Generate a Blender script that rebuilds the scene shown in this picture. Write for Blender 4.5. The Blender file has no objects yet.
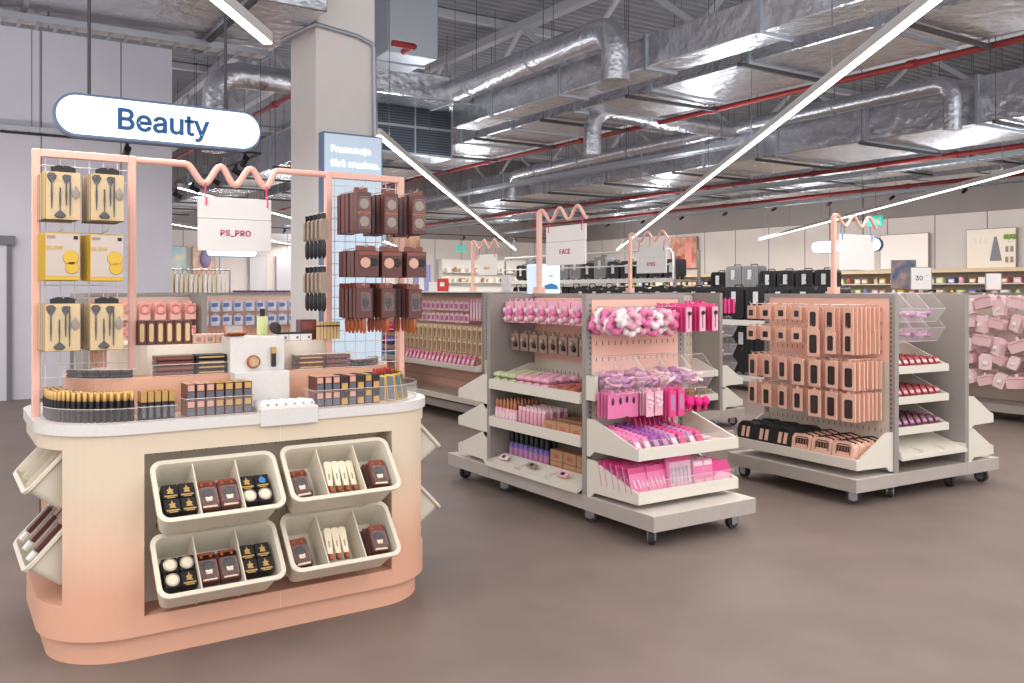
import bpy, math, random
from mathutils import Matrix, Vector
random.seed(7)
SC = bpy.context.scene
COL = SC.collection
PI = math.pi
# ---------------------------------------------------------------- camera
cam_d = bpy.data.cameras.new('camera')
cam = bpy.data.objects.new('camera', cam_d); COL.objects.link(cam)
cam.location = (0, 0, 1.45)
cam.rotation_euler = (PI/2, 0, math.radians(56.7-90))
cam_d.sensor_width = 36.0
cam_d.lens = 885.0*36/1024
cam_d.shift_y = (291-341.5)/1024
cam_d.clip_start = 0.05; cam_d.clip_end = 200
SC.camera = cam
# ---------------------------------------------------------------- world, exposure
w = bpy.data.worlds.new('world'); SC.world = w; w.use_nodes = True
w.node_tree.nodes['Background'].inputs[0].default_value = (0.95, 0.955, 1.0, 1)
w.node_tree.nodes['Background'].inputs[1].default_value = 1.5
SC.view_settings.view_transform = 'Standard'
SC.view_settings.look = 'None'
SC.view_settings.exposure = -0.08
SC.view_settings.gamma = 1.0
SC.view_settings.use_curve_mapping = False
SC.cycles.max_bounces = 8
SC.cycles.diffuse_bounces = 4
SC.cycles.transparent_max_bounces = 16
SC.cycles.sample_clamp_indirect = 4.0
# ---------------------------------------------------------------- ceiling line lamps (run diagonally to the shelving)
LZ = 3.10                                  # height of the line lamps
LD = Vector((math.cos(math.radians(53.3)), math.sin(math.radians(53.3)), 0))
LN = Vector((-LD.y, LD.x, 0))
# (offset to the left of the middle lamp line, start, end) along LD from the foot of the camera
LAMPS = []
LAMP_E = 15.0
UP_E = 7.0         # upward fill added to brighten the services, not part of the lamps      # watts per metre
def lamp_light(p0, p1, e=LAMP_E):
    ln = (p1-p0).length
    a = bpy.data.lights.new('line_lamp_light', 'AREA'); a.shape = 'RECTANGLE'
    a.size = ln; a.size_y = 0.07; a.energy = e*ln; a.color = (1.0, 0.955, 0.90); a.spread = PI
    o = bpy.data.objects.new('line_lamp_light', a); COL.objects.link(o)
    o.location = (p0+p1)/2 - Vector((0, 0, 0.012))
    o.rotation_euler = (0, 0, math.atan2((p1-p0).y, (p1-p0).x))
    u = bpy.data.lights.new('ceiling_fill_light', 'AREA'); u.shape = 'RECTANGLE'  # added fill light aimed at the ceiling; the line lamps only shine down
    u.size = ln; u.size_y = 0.07; u.energy = UP_E*ln; u.color = (0.86, 0.92, 1.0)
    q = bpy.data.objects.new('ceiling_fill_light', u); COL.objects.link(q)
    q.location = (p0+p1)/2 + Vector((0, 0, 0.085))
    q.rotation_euler = (PI, 0, math.atan2((p1-p0).y, (p1-p0).x))
    return o
# ---------------------------------------------------------------- materials
def lin(c):
    return tuple(((x/255)/12.92 if x/255 <= 0.04045 else ((x/255+0.055)/1.055)**2.4) for x in c)
MATS = {}
def mat(name, rgb, rough=0.5, metal=0.0, noise=0.0, nscale=20.0, bump=0.0, bscale=60.0, emit=0.0, alpha=1.0, trans=0.0, rgb2=None, coat=0.0):
    if name in MATS: return MATS[name]
    m = bpy.data.materials.new(name); m.use_nodes = True
    nt = m.node_tree; b = nt.nodes['Principled BSDF']
    c = lin(rgb)
    b.inputs['Base Color'].default_value = (*c, 1)
    b.inputs['Roughness'].default_value = rough
    b.inputs['Metallic'].default_value = metal
    if coat: b.inputs['Coat Weight'].default_value = coat
    if trans: b.inputs['Transmission Weight'].default_value = trans; b.inputs['IOR'].default_value = 1.45
    if alpha < 1: b.inputs['Alpha'].default_value = alpha
    if emit:
        b.inputs['Emission Color'].default_value = (*c, 1); b.inputs['Emission Strength'].default_value = emit
    if noise or bump or rgb2:
        tc = nt.nodes.new('ShaderNodeTexCoord')
        if noise or rgb2:
            n = nt.nodes.new('ShaderNodeTexNoise'); n.inputs['Scale'].default_value = nscale; n.inputs['Detail'].default_value = 4
            nt.links.new(tc.outputs['Object'], n.inputs['Vector'])
            r = nt.nodes.new('ShaderNodeValToRGB')
            c2 = lin(rgb2) if rgb2 else tuple(x*(1-noise) for x in c)
            c1 = c if rgb2 else tuple(min(1, x*(1+noise*0.6)) for x in c)
            r.color_ramp.elements[0].position = 0.35; r.color_ramp.elements[1].position = 0.65
            r.color_ramp.elements[0].color = (*c2, 1); r.color_ramp.elements[1].color = (*c1, 1)
            nt.links.new(n.outputs['Fac'], r.inputs['Fac']); nt.links.new(r.outputs['Color'], b.inputs['Base Color'])
        if bump:
            n2 = nt.nodes.new('ShaderNodeTexNoise'); n2.inputs['Scale'].default_value = bscale; n2.inputs['Detail'].default_value = 3
            nt.links.new(tc.outputs['Object'], n2.inputs['Vector'])
            bp = nt.nodes.new('ShaderNodeBump'); bp.inputs['Strength'].default_value = bump; bp.inputs['Distance'].default_value = 0.02
            nt.links.new(n2.outputs['Fac'], bp.inputs['Height']); nt.links.new(bp.outputs['Normal'], b.inputs['Normal'])
    MATS[name] = m
    return m
def clear(name, rgb=(235, 235, 240), alpha=0.22, rough=0.08):
    """clear acrylic / blister: a thin see-through sheet with a shine"""
    if name in MATS: return MATS[name]
    m = bpy.data.materials.new(name); m.use_nodes = True; nt = m.node_tree
    b = nt.nodes['Principled BSDF']
    b.inputs['Base Color'].default_value = (*lin(rgb), 1); b.inputs['Roughness'].default_value = rough
    fr = nt.nodes.new('ShaderNodeLayerWeight'); fr.inputs['Blend'].default_value = 0.12
    ma = nt.nodes.new('ShaderNodeMath'); ma.operation = 'MULTIPLY_ADD'; ma.use_clamp = True
    ma.inputs[1].default_value = 0.55; ma.inputs[2].default_value = alpha
    nt.links.new(fr.outputs['Facing'], ma.inputs[0]); nt.links.new(ma.outputs[0], b.inputs['Alpha'])
    MATS[name] = m
    return m
# ---------------------------------------------------------------- mesh builder
def T(x, y, z): return Matrix.Translation((x, y, z))
def RZ(d): return Matrix.Rotation(math.radians(d), 4, 'Z')
def RX(d): return Matrix.Rotation(math.radians(d), 4, 'X')
def RY(d): return Matrix.Rotation(math.radians(d), 4, 'Y')
I4 = Matrix.Identity(4)
class MB:
    def __init__(s, M=None): s.v = []; s.f = []; s.mi = []; s.sm = []; s.mats = []; s.M = M or I4
    def idx(s, m):
        if m not in s.mats: s.mats.append(m)
        return s.mats.index(m)
    def add(s, vs, fs, m, M=None, smooth=False):
        o = len(s.v); X = s.M @ M if M is not None else s.M
        s.v += [tuple(X @ Vector(v)) for v in vs]
        k = s.idx(m)
        for f in fs: s.f.append([o+i for i in f]); s.mi.append(k); s.sm.append(smooth)
        return s
    def box(s, x0, x1, y0, y1, z0, z1, m, M=None):
        vs = [(x, y, z) for z in (z0, z1) for y in (y0, y1) for x in (x0, x1)]
        fs = [(0, 2, 3, 1), (4, 5, 7, 6), (0, 1, 5, 4), (2, 6, 7, 3), (0, 4, 6, 2), (1, 3, 7, 5)]
        return s.add(vs, fs, m, M)
    def bbox(s, x0, x1, y0, y1, z0, z1, m, b=0.003, M=None):
        """box with chamfered edges"""
        X = (x0, x1); Y = (y0, y1); Z = (z0, z1); vs = []; ix = {}
        for i in (0, 1):
            for j in (0, 1):
                for k in (0, 1):
                    sx = b if i == 0 else -b; sy = b if j == 0 else -b; sz = b if k == 0 else -b
                    for a, p in (('x', (X[i], Y[j]+sy, Z[k]+sz)), ('y', (X[i]+sx, Y[j], Z[k]+sz)), ('z', (X[i]+sx, Y[j]+sy, Z[k]))):
                        ix[(i, j, k, a)] = len(vs); vs.append(p)
        g = lambda i, j, k, a: ix[(i, j, k, a)]
        fs = []
        for i in (0, 1):
            q = [g(i, 0, 0, 'x'), g(i, 1, 0, 'x'), g(i, 1, 1, 'x'), g(i, 0, 1, 'x')]; fs.append(q if i else q[::-1])
            q = [g(0, i, 0, 'y'), g(0, i, 1, 'y'), g(1, i, 1, 'y'), g(1, i, 0, 'y')]; fs.append(q if i else q[::-1])
            q = [g(0, 0, i, 'z'), g(1, 0, i, 'z'), g(1, 1, i, 'z'), g(0, 1, i, 'z')]; fs.append(q if i else q[::-1])
        for i in (0, 1):
            for j in (0, 1):
                fl = (i+j) % 2
                q = [g(i, j, 0, 'x'), g(i, j, 1, 'x'), g(i, j, 1, 'y'), g(i, j, 0, 'y')]; fs.append(q if fl else q[::-1])
                q = [g(i, 0, j, 'x'), g(i, 1, j, 'x'), g(i, 1, j, 'z'), g(i, 0, j, 'z')]; fs.append(q[::-1] if fl else q)
                q = [g(0, i, j, 'y'), g(1, i, j, 'y'), g(1, i, j, 'z'), g(0, i, j, 'z')]; fs.append(q if fl else q[::-1])
                for k in (0, 1):
                    q = [g(i, j, k, 'x'), g(i, j, k, 'y'), g(i, j, k, 'z')]; fs.append(q if (i+j+k) % 2 else q[::-1])
        return s.add(vs, fs, m, M)
    def prism(s, poly, z0, z1, m, M=None, smooth=False, caps=True):
        n = len(poly); vs = [(x, y, z0) for x, y in poly]+[(x, y, z1) for x, y in poly]
        fs = [(i, (i+1) % n, n+(i+1) % n, n+i) for i in range(n)]
        s.add(vs, fs, m, M, smooth)
        if caps: s.add(vs, [list(range(n))[::-1], list(range(n, 2*n))], m, M)
        return s
    def tube(s, pts, r, m, seg=8, M=None, closed=False, caps=True):
        pts = [Vector(p) for p in pts]; n = len(pts); vs = []
        rr = r if isinstance(r, (list, tuple)) else [r]*n
        up = None
        for i, p in enumerate(pts):
            a = pts[(i-1) % n] if (closed or i > 0) else p; b = pts[(i+1) % n] if (closed or i < n-1) else p
            t = (b-a); t = t.normalized() if t.length > 1e-9 else Vector((0, 0, 1))
            if up is None: up = Vector((0, 0, 1)) if abs(t.z) < 0.9 else Vector((1, 0, 0))
            u = up - t*up.dot(t)
            if u.length < 1e-6: u = Vector((1, 0, 0)) - t*t.x
            u.normalize(); up = u; v = t.cross(u)
            for k in range(seg):
                a_ = 2*PI*(k+0.5)/seg
                vs.append(tuple(p+(u*math.cos(a_)+v*math.sin(a_))*rr[i]))
        fs = []
        for i in range(n if closed else n-1):
            j = (i+1) % n
            for k in range(seg): fs.append((i*seg+k, i*seg+(k+1) % seg, j*seg+(k+1) % seg, j*seg+k))
        s.add(vs, fs, m, M, seg > 5)
        if caps and not closed: s.add(vs, [list(range(seg))[::-1], list(range((n-1)*seg, n*seg))], m, M)
        return s
    def cyl(s, p0, p1, r, m, seg=12, M=None): return s.tube([p0, p1], r, m, seg, M)
    def lathe(s, prof, m, seg=16, M=None, smooth=True, sx=1, sy=1):
        """prof: (radius, z) from the bottom up"""
        vs = []; n = len(prof)
        for r, z in prof:
            for k in range(seg): a = 2*PI*k/seg; vs.append((r*math.cos(a)*sx, r*math.sin(a)*sy, z))
        fs = [(i*seg+k, i*seg+(k+1) % seg, (i+1)*seg+(k+1) % seg, (i+1)*seg+k) for i in range(n-1) for k in range(seg)]
        s.add(vs, fs, m, M, smooth)
        s.add(vs, [list(range(seg))[::-1], list(range((n-1)*seg, n*seg))], m, M)
        return s
    def ball(s, c, r, m, seg=10, M=None, sz=1.0, bump=0.0):
        vs = []; rings = max(4, seg//2)
        for i in range(1, rings):
            t = PI*i/rings
            for k in range(seg):
                a = 2*PI*k/seg; q = r*(1+random.uniform(-bump, bump))
                vs.append((c[0]+q*math.sin(t)*math.cos(a), c[1]+q*math.sin(t)*math.sin(a), c[2]-q*sz*math.cos(t)))
        nb = len(vs); vs += [(c[0], c[1], c[2]-r*sz), (c[0], c[1], c[2]+r*sz)]
        fs = [(i*seg+k, i*seg+(k+1) % seg, (i+1)*seg+(k+1) % seg, (i+1)*seg+k) for i in range(rings-2) for k in range(seg)]
        fs += [(nb, (k+1) % seg, k) for k in range(seg)]+[(nb+1, (rings-2)*seg+k, (rings-2)*seg+(k+1) % seg) for k in range(seg)]
        return s.add(vs, fs, m, M, True)
    def mesh(s, name='m'):
        me = bpy.data.meshes.new(name); me.from_pydata(s.v, [], s.f)
        for m in s.mats: me.materials.append(m)
        me.polygons.foreach_set('material_index', s.mi); me.polygons.foreach_set('use_smooth', s.sm); me.update()
        return me
def rrect(x0, x1, y0, y1, r, n=5):
    """rounded rectangle outline, counter-clockwise"""
    out = []
    for cx, cy, a0 in ((x1-r, y0+r, -90), (x1-r, y1-r, 0), (x0+r, y1-r, 90), (x0+r, y0+r, 180)):
        for k in range(n+1):
            a = math.radians(a0+90*k/n); out.append((cx+r*math.cos(a), cy+r*math.sin(a)))
    return out
# ---------------------------------------------------------------- objects
def part(name, mb, parent, label=None, kind=None):
    o = bpy.data.objects.new(name, mb if isinstance(mb, bpy.types.Mesh) else mb.mesh(name)); COL.objects.link(o); o.parent = parent
    if label: o['label'] = label
    if kind: o['kind'] = kind
    return o
def thing(name, label, cat, M=I4, group=None, mb=None):
    me = None if mb is None else (mb if isinstance(mb, bpy.types.Mesh) else mb.mesh(name))
    o = bpy.data.objects.new(name, me); COL.objects.link(o); o.matrix_world = M
    if me is None: o.empty_display_size = 0.05
    o['label'] = label; o['category'] = cat
    if group: o['group'] = group
    return o
def struct(name, mb, parent=None):
    o = bpy.data.objects.new(name, mb.mesh(name)); COL.objects.link(o)
    if parent is not None: o.parent = parent
    else: o['kind'] = 'structure'
    return o
class Kind:
    """a kind of goods: its parts are built once; every piece is a thing of its own that shares the mesh data"""
    def __init__(s, name, cat): s.name = name; s.cat = cat; s.body = None; s.parts = []
    def add(s, pname, mb, sub=()): s.parts.append((pname, mb.mesh(pname), [(n, b.mesh(n)) for n, b in sub])); return s
    def own(s, mb): s.body = mb.mesh(s.name); return s
    def put(s, M, label, group=None, plain=False):
        o = thing(s.name, label, s.cat, M, group, s.body if (s.body or not plain) else None)
        for n, me, subs in (() if (plain and s.body) else s.parts):
            p = part(n, me, o)
            for n2, me2 in subs: part(n2, me2, p)
        return o
_ON = 'first second third fourth fifth sixth seventh eighth ninth tenth eleventh twelfth thirteenth fourteenth fifteenth sixteenth seventeenth eighteenth nineteenth'.split()
_TN = {2: 'twent', 3: 'thirt', 4: 'fort', 5: 'fift', 6: 'sixt', 7: 'sevent'}
ORD = [_ON[i] if i < 19 else (_TN[(i+1)//10]+'ieth' if (i+1) % 10 == 0 else _TN[(i+1)//10]+'y-'+_ON[(i+1) % 10-1]) for i in range(79)]
FONT = None
try:
    import os
    fp = os.path.join(bpy.utils.system_resource('DATAFILES'), 'fonts', 'Inter.woff2')   # Blender's own interface font
    if os.path.exists(fp): FONT = bpy.data.fonts.load(fp)
except Exception: FONT = None
def text_mesh(txt, size, m, M=I4, depth=0.002, align='CENTER', spacing=1.0, bold=0.0, sx=1.0):
    """writing as a thin solid, standing upright facing -Y before M"""
    cu = bpy.data.curves.new('lettering', 'FONT'); cu.body = txt
    if FONT: cu.font = FONT
    cu.size = size; cu.extrude = depth/2; cu.align_x = align; cu.align_y = 'CENTER'
    cu.space_character = spacing; cu.bevel_depth = bold; cu.bevel_resolution = 0; cu.resolution_u = 3
    o = bpy.data.objects.new('lettering', cu); COL.objects.link(o)
    dg = bpy.context.evaluated_depsgraph_get(); me = bpy.data.meshes.new_from_object(o.evaluated_get(dg))
    bpy.data.objects.remove(o); bpy.data.curves.remove(cu)
    X = M @ RX(90) @ Matrix.Diagonal((sx, 1, 1, 1))
    me.transform(X); me.materials.clear(); me.materials.append(m)
    return me
# ---------------------------------------------------------------- palette
m_floor = mat('vinyl_floor', (122, 107, 100), 0.6, noise=0.10, nscale=2.2, bump=0.03, bscale=140)
m_wall = mat('painted_wall', (214, 212, 222), 0.75, noise=0.03, nscale=1.5)
m_wall2 = mat('far_wall', (206, 200, 198), 0.8, noise=0.03, nscale=1.0)
m_bulk = mat('upper_wall', (134, 128, 127), 0.8, noise=0.05, nscale=1.0)
m_seam = mat('wall_seam', (120, 118, 126), 0.8)
m_roof = mat('roof_deck', (178, 178, 182), 0.7, noise=0.12, nscale=1.2)
m_white = mat('white_paint', (226, 224, 220), 0.5)
m_steelw = mat('painted_truss', (222, 222, 224), 0.55)
m_grey = mat('shelf_grey', (148, 141, 135), 0.42)
m_greyd = mat('shelf_slot_dark', (52, 48, 48), 0.7)
m_cream = mat('shelf_cream', (216, 209, 196), 0.42)
m_plat = mat('platform_top', (208, 199, 190), 0.4)
m_platside = mat('platform_side', (172, 162, 153), 0.45, noise=0.05, nscale=8)
m_pink = mat('peg_pink', (234, 186, 166), 0.55)
m_peg = mat('peg_cream', (205, 194, 180), 0.55)
m_tubepink = mat('powder_pink', (233, 182, 165), 0.35)
m_black = mat('black_plastic', (26, 25, 27), 0.4)
m_rubber = mat('rubber', (44, 44, 47), 0.6)
m_chrome = mat('chrome', (190, 190, 194), 0.25, 0.9)
m_wire = mat('wire_white', (224, 216, 210), 0.35)
m_foil = mat('duct_foil', (206, 206, 210), 0.27, 0.92, noise=0.10, nscale=4, bump=1.0, bscale=7)
m_foil2 = mat('duct_sheet', (206, 206, 210), 0.27, 0.92, noise=0.10, nscale=5, bump=0.8, bscale=12)
m_rod = mat('rod_grey', (96, 96, 100), 0.5, 0.5)
m_strut = mat('strut_dark', (82, 78, 78), 0.5, 0.5)
m_red = mat('sprinkler_red', (150, 42, 40), 0.4)
m_galv = mat('galvanised', (176, 180, 186), 0.4, 0.7)
m_acr = clear('acrylic', (245, 236, 234), 0.07)
m_acr_edge = mat('acrylic_edge', (214, 196, 192), 0.15)
m_blister = clear('blister', (240, 242, 248), 0.05, 0.05)
m_led = mat('led_diffuser', (255, 246, 232), 0.4, emit=9.0)
# ================================================================= SETTING
fl = MB(); fl.add([(-8, -4, 0), (30, -4, 0), (30, 34, 0), (-8, 34, 0)], [(0, 1, 2, 3)], m_floor)
struct('floor', fl)
# left wall: runs along X at y = 13.5 up to a corner
WY = 13.5
b = MB(); b.box(-8, 2.94, WY, WY+0.3, 0, 7.2, m_wall); b.box(2.64, 2.94, WY+0.3, 31, 0, 7.2, m_wall)
for x in (-3.0, -1.6, -0.2, 1.25, 2.25): b.box(x-0.008, x+0.008, WY-0.004, WY, 2.75, 7.2, m_seam)
struct('wall_left', b)
b = MB(); b.box(2.94, 24.3, 31, 31.3, 0, 7.2, m_wall2); b.box(2.94, 24, 30.94, 31, 3.5, 7.2, m_bulk)
for k in range(18): b.box(3.5+k*1.2, 3.52+k*1.2, 30.99, 31, 0, 4.3, m_seam)
struct('wall_back', b)
b = MB(); b.box(24, 24.3, -4, 31, 0, 7.2, m_wall2); b.box(23.94, 24, -4, 30.9, 3.62, 7.2, m_bulk)
for k in range(22): b.box(23.99, 24, -2+k*1.5, -1.98+k*1.5, 0, 4.4, m_seam)
struct('wall_right', b)
b = MB()
# corrugated roof deck, ribs along X
n = 150; vs = []; fs = []; y0 = -1.0; p = 0.23
for i in range(n):
    y = y0+i*p
    for dy, dz in ((0, 0), (p*0.35, 0), (p*0.5, 0.09), (p*0.85, 0.09)):
        vs += [(-8, y+dy, 6.9+dz), (26, y+dy, 6.9+dz)]
for i in range(len(vs)//2-1): fs.append((2*i, 2*i+1, 2*i+3, 2*i+2))
b.add(vs, fs, m_roof); struct('ceiling', b)
# exit door in the left wall
b = MB(); b.box(-0.75, 0.84, WY-0.05, WY-0.001, 0.0, 2.12, m_wall)
dr = struct('door_1', b)
b = MB(); b.box(-0.75, 0.55, WY-0.062, WY-0.05, 0.02, 0.42, mat('kick_plate', (140, 132, 130), 0.4, 0.5)); part('kick_plate', b, dr)
b = MB(); b.cyl((-0.4, WY-0.14, 1.03), (0.5, WY-0.14, 1.03), 0.018, m_galv); b.box(0.40, 0.52, WY-0.15, WY-0.05, 0.96, 1.14, m_rod); part('door_handle', b, dr)
b = MB(); b.box(-0.85, 0.94, WY-0.09, WY-0.05, 2.06, 2.18, mat('door_trim', (120, 118, 124), 0.6)); b.box(0.84, 0.90, WY-0.06, WY-0.001, 0, 2.12, m_seam); b.box(0.56, 0.575, WY-0.055, WY-0.05, 0, 2.06, m_seam); part('door_frame', b, dr)
# square column
b = MB(); cx0, cx1, cy0, cy1 = 3.07, 3.68, 8.06, 8.80
b.prism([(cx0+.02, cy0), (cx1-.02, cy0), (cx1, cy0+.02), (cx1, cy1-.02), (cx1-.02, cy1), (cx0+.02, cy1), (cx0, cy1-.02), (cx0, cy0+.02)], 0, 6.9, mat('column_paint', (236, 229, 222), 0.7, noise=0.02, nscale=3))
col = struct('column', b)
b = MB(); b.tube([(cx0-.25, cy0+.3, 3.86), (cx0-.02, cy0-.03, 3.98), (cx0+.4, cy0-.03, 3.93), (cx1-.06, cy0-.03, 3.88), (cx1-.03, cy0-.03, 3.84), (cx1-.02, cy0-.03, 2.98)], 0.022, m_galv, 8); part('conduit', b, col)
# ================================================================= CEILING SERVICES
def round_duct(label, pts, r, flange=None):
    """pipe along pts with rounded elbows"""
    P = [Vector(p) for p in pts]; out = [P[0]]
    for i in range(1, len(P)-1):
        a = (P[i-1]-P[i]).normalized(); c = (P[i+1]-P[i]).normalized(); q = min(r*2.3, (P[i-1]-P[i]).length*0.49, (P[i+1]-P[i]).length*0.49)
        s_, e_ = P[i]+a*q, P[i]+c*q
        for k in range(8):
            t = k/7; out.append(s_*(1-t)**2+P[i]*2*t*(1-t)+e_*t*t)
    out.append(P[-1])
    b = MB(); b.tube(out, r, m_foil2, 20)
    o = thing('round_duct', label, 'duct', mb=b)
    for i in range(len(P)-1):
        L = (P[i+1]-P[i]).length; d = (P[i+1]-P[i]).normalized(); k = 1.0
        while k < L-0.3 and L > 1.5:
            c = P[i]+d*k; f = MB(); f.cyl(c-d*0.012, c+d*0.012, r+0.012, m_galv, 20); k += 1.5; part('joint_collar', f, o)
    return o
def box_duct(label, x0, x1, y0, y1, z0, z1, m=None, rods=True, axis='y'):
    m = m or m_foil
    b = MB(); b.bbox(x0, x1, y0, y1, z0, z1, m, 0.012)
    o = thing('air_duct', label, 'duct', mb=b)
    L0, L1 = (y0, y1) if axis == 'y' else (x0, x1)
    k = L0+0.4
    while k < L1:
        f = MB()
        if axis == 'y': f.box(x0-.022, x1+.022, k-.02, k+.02, z0-.022, z1+.022, m_galv)
        else: f.box(k-.02, k+.02, y0-.022, y1+.022, z0-.022, z1+.022, m_galv)
        part('flange', f, o); k += 1.6
    if rods:
        k = L0+1.1
        while k < L1:
            s = MB(); r_ = [MB(), MB()]
            if axis == 'y':
                s.box(x0-.16, x1+.16, k-.022, k+.022, z0-.065, z0-.024, m_strut)
                for r2, xx in zip(r_, (x0-.12, x1+.12)): r2.cyl((xx, k, z0-.05), (xx, k, 6.86), 0.006, m_rod, 5)
            else:
                s.box(k-.022, k+.022, y0-.16, y1+.16, z0-.065, z0-.024, m_strut)
                for r2, yy in zip(r_, (y0-.12, y1+.12)): r2.cyl((k, yy, z0-.05), (k, yy, 6.86), 0.006, m_rod, 5)
            k += 1.9
            part('support_strut', s, o)
            for r2 in r_: part('threaded_rod', r2, o)
    return o
box_duct('narrow foil-wrapped air duct running just in front of the broad duct', 6.55, 6.98, 0.5, 11.6, 3.90, 4.24, rods=False)
box_duct('broad flat foil-wrapped air duct behind the narrow one, struts under its belly', 7.63, 8.95, 0.0, 24, 4.0, 4.36)
box_duct('tall foil-wrapped air duct with the bent round pipe dropping onto it', 11.2, 12.9, 1.0, 28, 3.6, 4.2)
box_duct('distant foil-wrapped air duct low above the suitcases', 16.0, 17.6, 4.0, 29, 3.95, 4.6)
box_duct('farthest foil-wrapped air duct near the right-hand wall', 20.2, 21.6, 6, 29, 4.2, 4.9, rods=False)
box_duct('foil-wrapped air duct crossing above the welcome sign, tray on its edge', -4.5, 3.0, 7.6, 9.3, 3.97, 4.5, axis='x')
box_duct('short foil-wrapped duct linking the narrow duct to the column head', 4.2, 6.54, 11.0, 11.6, 4.14, 4.5, axis='x', rods=False)
box_duct('deep grey air duct running down the hall to the right of the column', 5.35, 6.25, 12.8, 29, 3.75, 4.35)
box_duct('upright galvanised duct box beside the column head', 4.30, 4.95, 9.1, 9.9, 4.15, 6.6, m=m_galv, rods=False)
round_duct('big round duct bending down onto the narrow duct', [(6.24, 11.5, 4.30), (6.24, 7.45, 4.33), (6.24, 7.45, 3.74)], 0.155)
round_duct('slim round duct along the tall duct, bending down at its right end', [(10.9, 16.6, 3.5), (10.9, 16.6, 4.05), (10.9, 6.35, 4.12), (10.9, 6.35, 3.5)], 0.11)
round_duct('slim round duct crossing over and bending down at its left end', [(7.95, 10.0, 3.40), (7.95, 10.0, 4.04), (10.8, 10.0, 4.04)], 0.13)
round_duct('fat round duct bending down behind the lit sign', [(3.16, 12.0, 3.3), (3.16, 12.0, 4.36), (5.3, 12.0, 4.36)], 0.17)
# louvred intake box
b = MB(); b.bbox(5.48, 6.78, 12.0, 12.6, 3.50, 4.38, m_galv, 0.01)
g = thing('intake_box', 'dark louvred air intake box with four panes right of the column', 'vent', mb=b)
for i in range(2):
    for j in range(2):
        b = MB(); xx = 5.52+i*.63; zz = 3.54+j*.41
        b.box(xx, xx+.59, 11.985, 11.999, zz, zz+.37, mat('louvre_dark', (62, 68, 76), 0.5))
        for k in range(9): b.box(xx, xx+.59, 11.965, 11.985, zz+.02+k*.04, zz+.032+k*.04, mat('louvre_blade', (88, 94, 102), 0.4, 0.3))
        part('louvre', b, g)
# red sprinkler pipes
def red_pipe(label, x, z, y0, y1, r=0.035):
    b = MB(); b.cyl((x, y0, z), (x, y1, z), r, m_red, 10)
    o = thing('sprinkler_pipe', label, 'pipe', mb=b)
    k = y0+0.8
    while k < y1: c = MB(); c.cyl((x, k-.05, z), (x, k+.05, z), r+.016, m_red, 10); k += 3.0; part('pipe_coupling', c, o)
red_pipe('red sprinkler pipe hugging the far edge of the broad duct', 9.15, 3.98, -1, 29)
red_pipe('red sprinkler pipe passing beneath the tall duct', 15.2, 3.87, 2, 29, .045)
red_pipe('red sprinkler pipe seen between the lit sign and the column', 3.9, 3.98, 11.0, 29)
red_pipe('red sprinkler pipe low by the right-hand wall above the pictures', 20.0, 4.02, 3, 29, .05)
b = MB(); b.tube([(4.0, 8.35, 4.02), (4.25, 8.35, 4.02), (4.25, 8.6, 4.02)], 0.035, m_red, 8)
thing('sprinkler_pipe', 'short red pipe elbow poking out from the column side', 'pipe', mb=b)
# cable trays
def tray(label, x0, x1, y0, y1, z, axis):
    b = MB(); h = .06
    if axis == 'x':
        for y in (y0, y1): b.box(x0, x1, y-.004, y+.004, z, z+h, m_galv)
        k = x0
        while k < x1: b.box(k, k+.03, y0, y1, z, z+.01, m_galv); k += .15
    else:
        for x in (x0, x1): b.box(x-.004, x+.004, y0, y1, z, z+h, m_galv)
        k = y0
        while k < y1: b.box(x0, x1, k, k+.03, z, z+.01, m_galv); k += .15
    o = thing('cable_tray', label, 'cable tray', mb=b)
    for q in range(3):
        c = MB()
        if axis == 'x': c.cyl((x0, y0+.06+q*.07, z+.03), (x1, y0+.06+q*.07, z+.03), .018, m_white, 6)
        else: c.cyl((x0+.06+q*.07, y0, z+.03), (x0+.06+q*.07, y1, z+.03), .018, m_white, 6)
        part('cable', c, o)
    k = (x0 if axis == 'x' else y0)+.5
    while k < (x1 if axis == 'x' else y1):
        r_ = MB()
        if axis == 'x': r_.cyl((k, (y0+y1)/2, z), (k, (y0+y1)/2, 6.86), .006, m_rod, 5)
        else: r_.cyl(((x0+x1)/2, k, z), ((x0+x1)/2, k, 6.86), .006, m_rod, 5)
        k += 2.2
        part('hanging_rod', r_, o)
tray('perforated cable tray crossing in front of the left wall up to the column', -4, 2.9, 8.95, 9.25, 3.86, 'x')
tray('cable tray fixed along the left wall beneath the panels', -6, 2.9, 12.9, 13.2, 3.50, 'x')
tray('cable tray running down the hall beside the far ducts', 14.0, 14.3, 3, 29, 3.55, 'y')
tray('cable tray running down the hall close to the right-hand wall', 18.6, 18.9, 3, 29, 3.7, 'y')
tray('cable tray running down the middle of the hall', 9.9, 10.2, 9, 29, 3.62, 'y')
# roof trusses (white)
for k, x in enumerate((1.5, 5.6, 9.7, 13.8, 18.0, 22.0)):
    b = MB(); b.box(x-.09, x+.09, -1, 31, 6.55, 6.72, m_steelw); b.box(x-.08, x+.08, -1, 31, 5.35, 5.50, m_steelw)
    o = thing('roof_truss', 'pale steel roof truss, '+['first', 'second', 'third', 'fourth', 'fifth', 'sixth'][k]+' from the lit sign towards the right wall', 'truss', mb=b)
    y = 0.0; up = True
    while y < 30:
        d = MB(); d.tube([(x, y, 5.43 if up else 6.62), (x, y+1.6, 6.62 if up else 5.43)], .055, m_steelw, 8); y += 1.6; up = not up; part('brace', d, o)
for k, y in enumerate((2, 8.8, 15, 22, 29)):
    b = MB(); b.box(-8, 23.9, y-.07, y+.07, 6.74, 6.88, m_steelw)
    thing('roof_purlin', ORD[k]+' pale purlin set under the roof deck counting from the front', 'beam', mb=b)
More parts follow.
